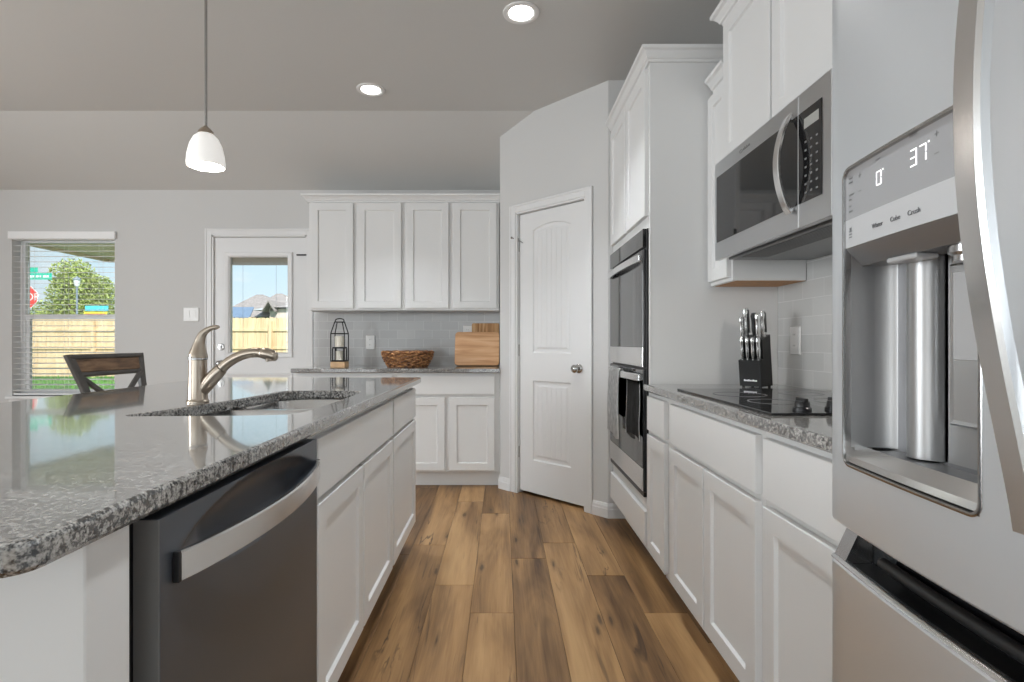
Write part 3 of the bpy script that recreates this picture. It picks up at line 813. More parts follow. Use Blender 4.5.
rr_ = [.0155, .0165, .0175, .0182, .0186, .0188, .0188, .0188, .0187, .0185, .0182, .0178, .0174, .017, .0165, .0158, .0148, .0130, .011, .008, .003]
bm = BM(); tube(bm, pts, [rr_[min(i, 20)] for i in range(len(pts))], 20); cyl(bm, fp(270, 358), fp(270.5, 361.3), .0155, .0135, 20); obj('spray_head', bm, NICKEL, t, 50)

# ------------------------------------------------------------------ dishwasher
t = thing('dishwasher', 'dark stainless dishwasher with a bowed pocket handle under the island granite', 'dishwasher', (-.78, 1.01, 0))
Y0, Y1 = .711, 1.312
bm = BM(); box(bm, -1.08, -.495, .678, 1.328, .10, .868); obj('tub', bm, BLACK, t)
bm = BM(); box(bm, -1.05, -.56, .70, 1.325, .001, .0995); obj('toe_kick', bm, BLACK, t)
bm = BM()
hz0, hz1 = .772, .818
def dwx(Y, z):   # the scooped recess behind the bar
    u = (Y-.76)/(1.292-.76)
    if not 0 < u < 1: return 0.
    hw = .052*math.sin(PI*u)**.55
    s = (z-(.806+.012*math.sin(PI*u)))/max(hw, 1e-4)
    if s > 1.0 or s < -1.6: return 0.
    return .030*(1-abs(s if s > 0 else s/1.6)**2.2)*min(1, 6*u, 6*(1-u))
ny, nz = 56, 60
ys = [Y0+(Y1-Y0)*i/ny for i in range(ny+1)]; zs = [.115]+[.66+(.868-.66)*i/nz for i in range(nz+1)]
g = [[bm.verts.new((-.4585-dwx(y, z), y, z)) for z in zs] for y in ys]
for i in range(ny):
    for j in range(len(zs)-1): bm.faces.new((g[i][j], g[i+1][j], g[i+1][j+1], g[i][j+1]))
bk = [bm.verts.new(p) for p in ((-.4940, Y0, .115), (-.4940, Y1, .115), (-.4940, Y1, .868), (-.4940, Y0, .868))]
bm.faces.new(bk)
bm.faces.new([bk[0]]+[bk[3]]+[g[0][j] for j in range(len(zs)-1, -1, -1)])
bm.faces.new([bk[1], bk[2]]+[g[-1][j] for j in range(len(zs)-1, -1, -1)])
bm.faces.new([bk[0], bk[1]]+[g[i][0] for i in range(ny, -1, -1)]); bm.faces.new([bk[3], bk[2]]+[g[i][-1] for i in range(ny, -1, -1)])
obj('door', bm, SLATE, t, 35)
bm = BM(); box(bm, -.4936, -.4592, .7090, .7107, .116, .8675); obj('door_edge', bm, pm('door_edge_gray', (.20, .20, .20), .5), t)
pts = [(-.4525+.040*math.sin(PI*k/24)**.8, .742+(1.302-.742)*k/24, .7925+.004*k/24) for k in range(25)]
bm = BM(); strip(bm, pts, .043, .011, (0, 0, 1), (1, 0, 0)); obj('handle', bm, STEELB, t, 35, label='bright bowed stainless bar handle')
bm = BM(); box(bm, -.4575, -.448, .7355, .7415, .771, .8145, .001); obj('handle_end_cap', bm, BLACK, t); bm = BM(); box(bm, -.4575, -.449, 1.3025, 1.308, .775, .8185, .001); obj('handle_end_cap', bm, BLACK, t)

# ------------------------------------------------------------------ wall oven
t = thing('wall_oven', 'stainless double wall oven with black glass doors built into the white tower', 'oven', (.9, 2.917, .36))
OY0, OY1 = TY1-OU1+.002, TY1-OU0-.002
OM = frame_m((XR-.001, OY1, 0), (0, -1, 0), (-1, 0, 0)); OW = OY1-OY0
bm = BM(); box(bm, .012, OW-.012, OZ0+.006, OZ1-.006, -.50, .001, 0, OM); box(bm, 0, OW, OZ0, OZ1, .0015, .0085, .001, OM); obj('oven_body', bm, BLACK, t)
# control panel
bm = BM(); box(bm, .002, OW-.002, 1.563, 1.652, .009, .026, .002, OM); obj('control_panel', bm, BGLASS, t)
def oven_door(z0, z1, band0, band1, hz):
    bm = BM(); box(bm, .002, OW-.002, z0, z1, .009, .0225, .002, OM); d = obj('door', bm, BLACK, t)
    bm = BM(); box(bm, .004, OW-.004, band1, z1-.002, .0225, .026, .001, OM); obj('door_glass', bm, BGLASS, d, label='black reflective oven glass')
    bm = BM(); box(bm, .003, OW-.003, band0, band1-.001, .0225, .0275, .001, OM); obj('steel_band', bm, STEELB, d, label='stainless strip below the glass')
    bm = BM(); pts = [OM @ Vector((.02+(OW-.04)*k/20, hz, .038+.018*math.sin(PI*k/20)**.7)) for k in range(21)]
    strip(bm, pts, .034, .012, (0, 0, 1), (-1, 0, 0))
    for u in (.03, OW-.03): box(bm, u-.012, u+.012, hz-.014, hz+.014, .026, .042, .002, OM)
    obj('handle', bm, STEELB, d, 35)
oven_door(.987, 1.555, .99, 1.085, 1.515)
oven_door(.392, .978, .396, .505, .938)
bm = BM(); box(bm, .0, OW, OZ0, .390, .009, .022, .002, OM); obj('bottom_vent', bm, BLACK, t)
# towels on the lower handle
def towel(nm, label, u0, u1, ztop, zbot, mats, n0, amp, hem, seed):
    bm = BM(); rnd = random.Random(seed); nu, nv = 26, 26
    ph_ = [rnd.uniform(0, 6.28) for _ in range(4)]
    def fold(u, v):
        return amp*(.35+.65*v)*(math.sin(9*u+ph_[0])+.6*math.sin(17*u+ph_[1])+.35*math.sin(29*u+ph_[2]))
    prof = [(n0[1], ztop-.26), (n0[1], ztop-.02), ((n0[0]+n0[1])/2-.004, ztop+.006), ((n0[0]+n0[1])/2+.004, ztop+.007), (n0[0], ztop-.01)]
    front = [(n0[0]+.004*math.sin(2*v), ztop-.01-(ztop-.01-zbot)*v) for v in [k/nv for k in range(1, nv+1)]]
    P = prof+front
    rows = []
    for i in range(nu+1):
        u = i/nu
        row = []
        for j, (n, z) in enumerate(P):
            v = max(0, (j-len(prof))/nv)
            sp = 1+.12*v
            uu = (u0+u1)/2+(u-.5)*(u1-u0)*sp+.006*math.sin(7*v+ph_[3])
            row.append(bm.verts.new(OM @ Vector((uu, z+(.01*math.sin(5*u+seed)*v), n+(fold(u, v) if j >= len(prof) else 0)))))
        rows.append(row)
    for i in range(nu):
        for j in range(len(P)-1):
            f = bm.faces.new((rows[i][j], rows[i+1][j], rows[i+1][j+1], rows[i][j+1]))
            if hem and (i < hem or i >= nu-hem): f.material_index = 1
    geom = bmesh.ops.solidify(bm, geom=bm.faces[:], thickness=.004)
    return tag(obj(nm, bm, mats, None, 60), label, 'towel', 'kitchen towels on the oven handle')
towel('dish_towel', 'gray and white terry towel at the pantry end of the lower oven handle', .16, .43, .960, .590, [TOWG, TOWW], (.068, .034), .0035, 2, 1)
towel('dish_towel', 'black towel with pale hems hanging near the cabinet end of the oven handle', .49, .765, .918, .640, [TOWB, TOWW], (.038, .030), .0022, 1, 5)

# ------------------------------------------------------------------ microwave
MY0, MY1, MX, MZ0, MZ1 = 1.447, 2.240, .90, 1.452, 1.858
MM = frame_m((MX+.02, MY1, 0), (0, -1, 0), (-1, 0, 0)); MW = MY1-MY0
t = thing('microwave', 'stainless over-the-range microwave with bowed handle mounted above the cooktop', 'microwave', (1.1, 1.84, MZ0))
bm = BM(); box(bm, MX+.021, RX-.010, MY0+.004, MY1-.004, MZ0+.012, MZ1-.002, .002); obj('body', bm, STEEL, t)
bm = BM(); box(bm, 0, .630, MZ0, MZ1, .0005, .020, .003, MM); d = obj('door', bm, STEEL, t)
bm = BM(); box(bm, .022, .628, MZ0+.072, MZ1-.062, .0201, .0222, .0008, MM); obj('window_glass', bm, BGLASS, d, label='black glass window')
bm = BM(); box(bm, .632, MW, MZ0, MZ1, .0005, .020, .003, MM); cp = obj('control_panel', bm, STEEL, t)
bm = BM(); box(bm, .634, MW-.042, MZ0+.072, MZ1-.062, .0201, .0222, .0008, MM); obj('keypad', bm, BGLASS, cp, label='black glass keypad')
bm = BM(); box(bm, .665, MW-.055, MZ1-.118, MZ1-.088, .0222, .0226, 0, MM); obj('display', bm, LEDG, cp)
bm = BM()
for r in range(7):
    for c in range(3): box(bm, .668+c*.028, .678+c*.028, MZ0+.095+r*.025, MZ0+.1005+r*.025, .0222, .0226, 0, MM)
obj('key_marking', bm, PRINTW, cp)
bm = BM(); pts = [MM @ Vector((.600-.0*k, 1.507+.300*k/22, .030+.040*math.sin(PI*k/22)**.75)) for k in range(23)]
strip(bm, pts, .030, .012, (0, 1, 0), (-1, 0, 0))
for z in (1.516, 1.798): box(bm, .59, .61, z-.008, z+.008, .0222, .034, .002, MM)
obj('handle', bm, STEELB, d, 35)
bm = BM()
tube(bm, [MM @ Vector((.245+.011*math.cos(a), MZ1-.031+.006*math.sin(a), .0204)) for a in [k*2*PI/20 for k in range(21)]], .0008, 6)
for k, h in enumerate((.008, .011, .007, .010, .007, .009, .007)): box(bm, .264+k*.008, .2685+k*.008, MZ1-.035, MZ1-.035+h, .0201, .0206, 0, MM)
obj('logo', bm, PRINT, d)
bm = BM(); box(bm, MX+.05, RX-.02, MY0+.02, MY1-.02, MZ0+.001, MZ0+.0118, .002)
for k in range(9): box(bm, MX+.07+k*.012, MX+.076+k*.012, MY0+.10, MY1-.10, MZ0-.002, MZ0+.001)
obj('underside_vent', bm, MWVENT, t)
bm = BM(); box(bm, MX+.10, MX+.17, MY0+.05, MY0+.15, MZ0-.003, MZ0+.0008, .001); obj('task_light', bm, LAMPE, t)
area('task_lamp', (MX+.14, MY0+.10, MZ0-.008), (0, 0, -1), .08, .08, 4, (1, .95, .88))

# ------------------------------------------------------------------ cooktop
t = thing('cooktop', 'black glass electric cooktop with knobs set in the right-hand granite counter', 'cooktop', (.98, 1.79, .912))
bm = BM(); box(bm, .716, 1.236, 1.405, 2.168, .9122, .919, .002, seg=2); obj('glass_top', bm, COOKG, t)
bm = BM()
for x, y, r in ((.86, 1.92, .09), (1.10, 1.95, .075), (.86, 1.68, .075), (1.10, 1.68, .10)):
    for rr2 in (r, r*.96): tube(bm, [(x+rr2*math.cos(a), y+rr2*math.sin(a), .9191) for a in [k*2*PI/40 for k in range(41)]], .0007, 4)
obj('burner_ring', bm, PRINT, t)
for x in (.835, .925, 1.015, 1.105):
    bm = BM(); lathe(bm, (x, 1.475, .9192), [(.024, 0), (.024, .006), (.020, .009), (.019, .022), (.017, .025)], 24)
    box(bm, x-.0065, x+.0065, 1.453, 1.497, .940, .953, .002); obj('knob', bm, BLACK, t, 35)

# ------------------------------------------------------------------ knife block and knives
kb = thing('knife_block', 'black knife block with a pale nameplate standing in the counter corner behind the cooktop', 'knife block', (1.112, 2.318, .9125))
ka = math.radians(-48)
KM = Matrix.Translation((1.112, 2.318, .9125)) @ Matrix.Rotation(ka, 4, 'Z')   # local -y faces the room
def kprism(bm, poly, x0, x1):
    loft(bm, [[KM @ Vector((x, p[0], p[1])) for p in poly] for x in (x0, x1)])
bm = BM(); kprism(bm, [(-.058, .006), (-.022, .006), (-.040, .125), (-.072, .118)], -.046, .046); kprism(bm, [(-.0215, .006), (.060, .006), (.030, .230), (-.052, .205)], -.046, .046)
obj('block', bm, KBLOCK, kb)
bm = BM()
for k in range(9):
    x = -.026+k*.0062; n_ = -.0592-.0032
    box(bm, x, x+.0046, -.0632, -.0600, .028, .034+(.002 if k % 3 == 0 else 0), 0, KM @ Matrix.Rotation(math.radians(0), 4, 'X'))
obj('logo', bm, SIGNW, kb)
bm = BM()
for sx_, sy_ in ((-.036, -.045), (.036, -.045), (-.036, .048), (.036, .048)):
    bm = BM(); p = KM @ Vector((sx_, sy_, .0)); cyl(bm, p, p+Vector((0, 0, .006)), .006, n=10); obj('foot', bm, RUBBER, kb)
def knife(label, x, y, z, ln, w_, steelh, grp):
    base = KM @ Vector((x, y, z)); d = (KM.to_3x3() @ Vector((0, -.13, 1))).normalized()
    t = thing('steak_knife' if steelh == 2 else 'kitchen_knife', label, 'knife', base, grp)
    sd_ = KM.to_3x3() @ Vector((0, 1, 0)); sx_ = KM.to_3x3() @ Vector((1, 0, 0))
    pts = [base+d*ln*k/8 for k in range(9)]
    wd = [w_*q for q in (.62, .72, .86, .92, .88, .84, .92, 1.05, .75)]
    bm = BM(); tube(bm, pts, [q*.58 for q in wd], 12, flat=(sd_, 1.55)); obj('handle', bm, BLACK if steelh == 0 else STEELB, t, 50)
    bm = BM(); 
    L = []
    for h in (-.06, 0, .004): L.append([base+d*h+sx_*a+sd_*b for a, b in ((-.0016, -w_*.5), (.0016, -w_*.5), (.0016, w_*.5), (-.0016, w_*.5))])
    loft(bm, L); obj('blade', bm, STEELB, t)
    bm = BM(); tube(bm, [base+d*(.001), base+d*.012], w_*.42, 12, flat=(sd_, 1.5)); obj('bolster', bm, CHROME, t, 40)
    if steelh == 1:
        bm = BM(); strip(bm, [base+d*(ln*.18)+sx_*0, base+d*(ln*.94)], w_*.9, w_*1.22, sd_, sx_); obj('handle_scale', bm, BLACK, t)
where = ['leftmost in', 'second from the left in', 'third from the left in', 'rightmost in']
for k in range(4):
    knife('steel-handled steak knife, ' + where[k] + ' the low front row of the knife block', -.034+k*.0228, -.056, .124, .092, .0150, 2, 'steak knives in the knife block')
for lab, x, y, z, ln, hs in (('large black and steel handled knife at the left rear of the block, tallest one', -.030, -.022, .214, .132, 1), ('steel handled knife just in front of the tallest knife at the left', -.038, -.048, .207, .100, 2),
                             ('slim all-black handled knife in the middle of the block', .000, -.012, .216, .108, 0), ('broad steel handled knife right of the slim black one', .024, -.034, .211, .108, 2),
                             ('black and steel handled knife at the right rear corner of the block', .034, -.006, .219, .112, 1)):
    knife(lab, x, y, z, ln, .021, hs, 'kitchen knives in the knife block') if hs != 2 else knife(lab, x, y, z, ln, .0195, 2, 'kitchen knives in the knife block')

# ------------------------------------------------------------------ refrigerator
FY0, FYC, FY1 = .052, .512, .972
def fX(Y): return .5655+(Y-FYC)**2/6
t = thing('refrigerator', 'stainless french door refrigerator with water dispenser and bottom freezer drawer', 'refrigerator', (.95, .512, 0))
bm = BM(); box(bm, .672, 1.285, FY0+.006, FY1-.006, .02, 1.83, .004); obj('fridge_body', bm, pm('fridge_case_gray', (.30, .30, .31), .45, metal=.4), t)
bm = BM()
for y in (.10, .90):
    for x in (.72, 1.24): bm = BM(); cyl(bm, (x, y, 0), (x, y, .02), .02, n=12); obj('foot', bm, BLACK, t)
def curved_door(nm, y0, y1, z0, z1, hole=None, bev=.012):
    """curved-front door slab, x back face at .668; hole=(y0,y1,z0,z1) left open"""
    bm = BM()
    ys = sorted(set([y0, y0+bev*.3, y0+bev, y1-bev, y1-bev*.3, y1]+[y0+bev+(y1-y0-2*bev)*k/18 for k in range(1, 18)]+([hole[0], hole[1]] if hole else [])))
    zs = sorted(set([z0, z0+.004, z1-.004, z1]+([hole[2], hole[3]] if hole else [])))
    def X(y, z):
        e = min(y-y0, y1-y); k = 0.
        if e < bev: k = bev-math.sqrt(max(0, bev*bev-(bev-e)**2))
        if z in (z0, z1): k += .003
        return fX(y)+k
    g = {}
    for i, y in enumerate(ys):
        for j, z in enumerate(zs): g[i, j] = bm.verts.new((X(y, z), y, z))
    for i in range(len(ys)-1):
        for j in range(len(zs)-1):
            if hole and hole[0]-1e-6 <= ys[i] and ys[i+1] <= hole[1]+1e-6 and hole[2]-1e-6 <= zs[j] and zs[j+1] <= hole[3]+1e-6: continue
            bm.faces.new((g[i, j], g[i+1, j], g[i+1, j+1], g[i, j+1]))
    ed = [e for e in bm.edges if e.is_boundary]
    if hole:
        def on_hole(e): return all(hole[0]-1e-6 <= v.co.y <= hole[1]+1e-6 and hole[2]-1e-6 <= v.co.z <= hole[3]+1e-6 for v in e.verts)
        ed = [e for e in ed if not on_hole(e)]
    r = bmesh.ops.extrude_edge_only(bm, edges=ed)
    nv = [v for v in r['geom'] if isinstance(v, bmesh.types.BMVert)]
    for v in nv: v.co.x = .668
    return obj(nm, bm, STEELD, t, 30)
HY0, HY1, HZ0, HZ1 = .630, .920, .898, 1.401
dl = curved_door('fridge_door', FYC+.004, FY1, .786, 1.86, (HY0, HY1, HZ0, HZ1))
dr = curved_door('fridge_door', FY0, FYC-.004, .786, 1.86)
# freezer drawer with a scooped grip along its top
fd = curved_door('freezer_drawer', FY0, FY1, .06, .716)
def fstrip(nm, m, y0, y1, z0, z1, d0, d1, parent, n=18, smooth=30):
    """band that follows the curved front: d = distance behind the front surface"""
    bm = BM()
    L = [[Vector((fX(y)+d, y, z)) for d, z in ((d0, z0), (d0, z1), (d1, z1), (d1, z0))] for y in [y0+(y1-y0)*k/n for k in range(n+1)]]
    loft(bm, L); return obj(nm, bm, m, parent, smooth)
bm = BM()
L = [[Vector((fX(y)+d, y, z)) for d, z in ((.001, .7165), (.003, .7215), (.010, .7235), (.016, .7215), (.018, .7165))] for y in [FY0+.004+(FY1-FY0-.008)*k/30 for k in range(31)]]
loft(bm, L); obj('grip_lip', bm, STEELB, fd, 60)
fstrip('grip_recess', BLACK, FY0+.02, FY1-.045, .7168, .719, .0185, .085, fd)
fstrip('recess_back', BGLASS, FY0+.02, FY1-.012, .719, .7845, .055, .075, fd)
bm = BM()
loft(bm, [[Vector((fX(y)+d, y, z)) for d, z in ((.004, .7168), (.030, .772), (.054, .772), (.054, .7168))] for y in (FY1-.044, FY1-.006)]); obj('grip_end_cap', bm, STEELB, fd)
tube_pts = [(fX(y)+.040, y, .742) for y in [FY0+.05+(FY1-.10-FY0-.05)*k/24 for k in range(25)]]
bm = BM(); tube(bm, tube_pts, .010, 10); obj('grip_rail', bm, BLACK, fd, 50)
# handle bar
def hx(z):
    s = (z-.905)/(1.80-.905)
    return .064*math.sin(PI*min(1, max(0, s)))**1.15
def fhandle(yc, parent):
    bm = BM()
    zs = [.905+(1.80-.905)*k/36 for k in range(37)]
    pts = [Vector((fX(yc)-.0095-hx(z), yc, z)) for z in zs]
    strip(bm, pts, .032, .018, (0, 1, 0), (-1, 0, 0)); return obj('handle', bm, STEELB, parent, 35)
fhandle(.556, dl); fhandle(.468, dr)
# dispenser
bm = BM()   # bezel ring hugging the cut-out
rp_ = []
for cy, cz, a0 in ((HY1-.016, HZ0+.016, -90), (HY1-.016, HZ1-.016, 0), (HY0+.016, HZ1-.016, 90), (HY0+.016, HZ0+.016, 180)):
    for k in range(7):
        a = math.radians(a0+15*k); rp_.append((cy+.016*math.cos(a), cz+.016*math.sin(a)))
def resample(p, mx):
    out = []
    for i in range(len(p)):
        a, b = Vector(p[i]), Vector(p[(i+1) % len(p)]); n = max(1, math.ceil((b-a).length/mx))
        out += [tuple(a.lerp(b, k/n)) for k in range(n)]
    return out
rp_ = resample(rp_, .02)
def ringL(ins, d): 
    cy, cz = (HY0+HY1)/2, (HZ0+HZ1)/2
    q = inset2(rp_, ins); return [Vector((fX(p[0])+d, p[0], p[1])) for p in q]
loft(bm, [ringL(-.0045, .0006), ringL(-.0042, -.0008), ringL(-.002, -.0020), ringL(.001, -.0018), ringL(.0025, .003), ringL(.0025, .020)], False, False)
# corner webs fill between the square cut-out and the round ring
ds = obj('dispenser_bezel', bm, CHROME, dl, 40)
PZ = 1.268
def panel_strip(nm, m, y0, y1, z0, z1, d, parent, th=.012, n=12):
    return fstrip(nm, m, y0, y1, z0, z1, d, d+th, parent, n)
cpn = panel_strip('dispenser_panel', PANELG, HY0+.002, HY1-.002, 1.316, HZ1-.002, .003, dl)
panel_strip('button_strip', LITE, HY0+.002, HY1-.002, PZ, 1.3158, .0028, dl)
# cavity: side walls, curved back, tray
bm = BM()
cy0, cy1 = HY0+.002, HY1-.002
def cav(z):
    p = [(fX(cy1)+.004, cy1), (fX(cy1)+.050, cy1-.003)]
    for k in range(7):   # rounded far corner
        a = PI/2*k/6; p.append((fX(cy1)+.050+.035*math.sin(a), cy1-.003-.035*(1-math.cos(a))))
    p += [(.676, .880), (.675, .872), (.674, .864)]
    for k in range(13):   # half-round ice chute column
        a = PI*k/12; p.append((.672-.030*math.sin(a), .832+.029*math.cos(a)))
    p += [(.672, .798), (.671, .76), (.669, .70), (.667, cy0+.03)]
    for k in range(6):
        a = PI/2*k/5; p.append((.667-.025*(1-math.cos(a)), cy0+.03-.026*math.sin(a)))
    p += [(fX(cy0)+.004, cy0)]
    return [Vector((x, y, z)) for x, y in p]
rows = [[bm.verts.new(p) for p in cav(z)] for z in (.925, 1.262)]
for i in range(len(rows[0])-1): bm.faces.new((rows[0][i], rows[0][i+1], rows[1][i+1], rows[1][i]))
cv = obj('cavity', bm, CAVM, dl, 40)
bm = BM()   # drip tray: sloping front lip, sunken tray
loft(bm, [[Vector((fX(y)+d, y, z)) for d, z in ((.002, .902), (.004, .912), (.022, .930), (.028, .928), (.030, .920), (.088, .920), (.088, .902))] for y in [cy0+(cy1-cy0)*k/14 for k in range(15)]])
obj('drip_tray', bm, STEELB, cv, 30)
bm = BM()
loft(bm, [[Vector((fX(y)+d, y, z)) for d, z in ((.034, .9205), (.034, .9222), (.084, .9222), (.084, .9205))] for y in [cy0+.02+(cy1-cy0-.04)*k/10 for k in range(11)]]); obj('tray_grate', bm, MWVENT, cv)
bm = BM()   # hood over the cavity, sloping back
loft(bm, [[Vector((fX(y)+d, y, z)) for d, z in ((.0035, PZ-.0005), (.007, PZ-.006), (.030, 1.238), (.088, 1.238), (.088, PZ-.0005))] for y in [cy0+(cy1-cy0)*k/14 for k in range(15)]]); hd = obj('hood', bm, pm('hood_gray', (.25, .25, .255), .3, metal=.6), cv, 30)
bm = BM(); box(bm, .605, .640, .775, .835, 1.230, 1.2378, .002); obj('light_lens', bm, LITE, hd)
bm = BM(); lathe(bm, (.632, .715, 1.2378), [(.024, 0), (.024, -.010), (.019, -.014), (.019, -.022), (.012, -.022)], 20); obj('nozzle', bm, CHROME, hd, 40)
bm = BM()
M = frame_m((.668, .778, .985), (0, -1, 0), (-1, 0, 0)); rect_loops(bm, M, .10, .235, [(0, -.001), (0, .010), (.003, .013), (.008, .012)]); pd = obj('paddle', bm, STEEL, cv)
bm = BM(); rect_loops(bm, M @ Matrix.Translation((.010, .095, .0122)), .08, .128, [(0, 0), (.001, .003), (.004, .0035)]); obj('pad', bm, LITE, pd)
# digits and lettering on the panel
def surfM(y, z, d=.0026):
    n = Vector((-1, (y-FYC)/3, 0)).normalized(); u = Vector((0, 0, 1)).cross(n)*1
    u = Vector((n.y, -n.x, 0)); u = u if u.y < 0 else -u
    return frame_m((fX(y)+d, y, z), u, n)
SEG = {'0': 'abcdef', '3': 'abcdg', '7': 'abc'}
def digit(bm, ch, M, w_, h_):
    t_ = w_*.13; g_ = t_*.4
    R = {'a': (g_, w_-g_, h_-t_, h_), 'd': (g_, w_-g_, 0, t_), 'g': (g_, w_-g_, h_/2-t_/2, h_/2+t_/2), 'f': (0, t_, h_/2+g_, h_-g_), 'b': (w_-t_, w_, h_/2+g_, h_-g_), 'e': (0, t_, g_, h_/2-g_), 'c': (w_-t_, w_, g_, h_/2-g_)}
    for s in SEG[ch]: box(bm, *R[s], 0, .0004, 0, M)
bm = BM(); M = surfM(.828, 1.350); digit(bm, '0', M, .013, .022); box(bm, .016, .0185, .020, .0225, 0, .0004, 0, M)
obj('led_digit', bm, LEDW, cpn); bm = BM(); M = surfM(.750, 1.353)
digit(bm, '3', M, .0135, .024); obj('led_digit', bm, LEDW, cpn); bm = BM(); digit(bm, '7', M @ Matrix.Translation((.0185, 0, 0)), .0135, .024); box(bm, .0355, .038, .0225, .025, 0, .0004, 0, M)
obj('led_digit', bm, LEDW, cpn)
def plus_minus(bm, y, z):
    M = surfM(y, z); box(bm, -.004, .004, -.0006, .0006, 0, .0003, 0, M); box(bm, -.0006, .0006, -.004, .004, 0, .0003, 0, M)
    obj('panel_marking', bm, PRINT, cpn); bm = BM(); M = surfM(y, z-.026); box(bm, -.004, .004, -.0006, .0006, 0, .0003, 0, M); obj('panel_marking', bm, PRINT, cpn)
for y in (.874, .700):
    plus_minus(BM(), y, 1.382)
for y, z, n in ((.900, 1.385, 3), (.900, 1.378, 3), (.900, 1.357, 4), (.900, 1.349, 2), (.900, 1.338, 2), (.900, 1.329, 3), (.822, 1.391, 3), (.744, 1.397, 4)):
    bm = BM()
    for k in range(n): box(bm, -.008+k*.0042, -.0048+k*.0042, -.0012, .0012, 0, .0003, 0, surfM(y, z))
    obj('panel_marking', bm, PRINT, cpn)
for s, y in (('Water', .825), ('Cube', .782), ('Crush', .742)):
    text_mesh('lettering', s, .0105, surfM(y, 1.289, .0022), PRINT, cpn)
bm = BM(); 
for k in range(3): box(bm, -.005, .005, -.006+k*.005, -.0045+k*.005, 0, .0003, 0, surfM(.902, 1.290, .0024))
box(bm, -.003, .003, .006, .011, 0, .0003, 0, surfM(.902, 1.290, .0024)); obj('lock_marking', bm, PRINT, cpn)

# ------------------------------------------------------------------ counter stool
t = thing('counter_stool', 'dark X-back counter stool with a brown wood back panel at the island', 'stool', (-1.72, 2.63, 0))
A, B = Vector((-1.965, 2.40, 1.050)), Vector((-1.940, 2.835, 1.050))
Al, Bl = Vector((-1.775, 2.44, .0)), Vector((-1.80, 2.815, .0))
def bar(bm, a, b, w_, t_, side):
    strip(bm, [Vector(a), (Vector(a)+Vector(b))/2, Vector(b)], w_, t_, side, (1, 0, 0))
ax = (B-A).normalized(); ax2 = Vector((ax.x, ax.y, 0)).normalized(); outv = Vector((ax2.y, -ax2.x, 0))
def on_back(s, z):   # point in the tilted back plane, s 0..1 across
    k = (1.050-z)
    p = A.lerp(B, s) + Vector((.25*k, 0, 0)); return Vector((p.x, p.y, z))
for s in (.0, 1.):
    bm = BM(); q = on_back(s, .60); pt = .12 if s == 0 else -.06
    top = on_back(s, 1.050); low = on_back(s, .62)+ax2*(.08 if s == 0 else -.06)
    foot = Vector((low.x-.03, low.y, .0))
    strip(bm, [top, on_back(s, .9)+ax2*(.040 if s == 0 else -.030), low, (low+foot)/2, foot+Vector((0, 0, .001))], .038, .026, ax2, outv); obj('back_leg', bm, STOOLM, t)
def bar2(nm, m, s0, z0, s1, z1, w_, th, off=0.):
    a, b = on_back(s0, z0), on_back(s1, z1); d = (b-a).normalized()
    nrm = ax2.cross(Vector((-.25, 0, 1))).normalized(); sd_ = d.cross(nrm).normalized()
    if nrm.x > 0: nrm = -nrm
    bm = BM(); strip(bm, [a+nrm*off, (a+b)/2+nrm*off, b+nrm*off], w_, th, sd_, nrm); return obj(nm, bm, m, t)
bar2('top_rail', STOOLM, .0, 1.040, 1., 1.040, .022, .030)
bar2('lower_rail', STOOLM, .04, .958, .96, .958, .020, .028)
bar2('back_panel', SEATW, .045, .999, .955, .999, .064, .016)
bar2('cross_brace', STOOLM, .08, .955, .90, .665, .024, .018, .004)
bar2('cross_brace', STOOLM, .92, .955, .10, .665, .024, .018, -.012)
bm = BM(); box(bm, -1.86, -1.44, 2.40, 2.86, .600, .640, .012, seg=2); obj('seat', bm, SEATW, t)
for y in (2.43, 2.83):
    bm = BM(); box(bm, -1.485, -1.450, y-.017, y+.017, .001, .5995, .003); obj('front_leg', bm, STOOLM, t)
bm = BM(); box(bm, -1.475, -1.458, 2.447, 2.813, .20, .235, .003); obj('foot_rail', bm, STOOLM, t)

# ------------------------------------------------------------------ back counter objects
lx, ly = -1.268, 4.14
t = thing('lantern', 'black wire lantern on a pale wood base on the back counter', 'lantern', (lx, ly, .9125))
bm = BM(); box(bm, lx-.056, lx+.056, ly-.056, ly+.056, .9125, .960, .003); obj('lantern_base', bm, PALEWOOD, t)
bm = BM(); r = .0042; hw = .053
def wire(a, b): cyl(bm, a, b, r, n=8)
cs = [(-hw, -hw), (hw, -hw), (hw, hw), (-hw, hw)]
for k in range(4):
    (a, b), (c, d_) = cs[k], cs[(k+1) % 4]
    wire((lx+a, ly+b, .962), (lx+a, ly+b, 1.178)); wire((lx+a, ly+b, .966), (lx+c, ly+d_, .966)); wire((lx+a, ly+b, 1.178), (lx+c, ly+d_, 1.178))
    wire((lx+a, ly+b, 1.178), (lx+a*.55, ly+b*.55, 1.268)); wire((lx+a*.55, ly+b*.55, 1.268), (lx+c*.55, ly+d_*.55, 1.268))
box(bm, lx-.034, lx+.034, ly-.034, ly+.034, 1.264, 1.272, .001)
tube(bm, smooth_path([(lx-.033, ly, 1.270), (lx-.030, ly, 1.288), (lx, ly, 1.296), (lx+.030, ly, 1.288), (lx+.033, ly, 1.270)], 5), .004, 8)
obj('wire_frame', bm, WIRE, t)
bm = BM(); box(bm, lx-.044, lx+.044, ly-.044, ly+.044, 1.062, 1.074, .001)
for a, b in ((-1, -1), (1, -1), (1, 1), (-1, 1)): box(bm, lx+a*.042-.004, lx+a*.042+.004, ly+b*.042-.004, ly+b*.042+.004, .9605, 1.062)
box(bm, lx-.046, lx+.046, ly-.046, ly+.046, .9605, .972, .001); obj('candle_shelf', bm, WIRE, t)
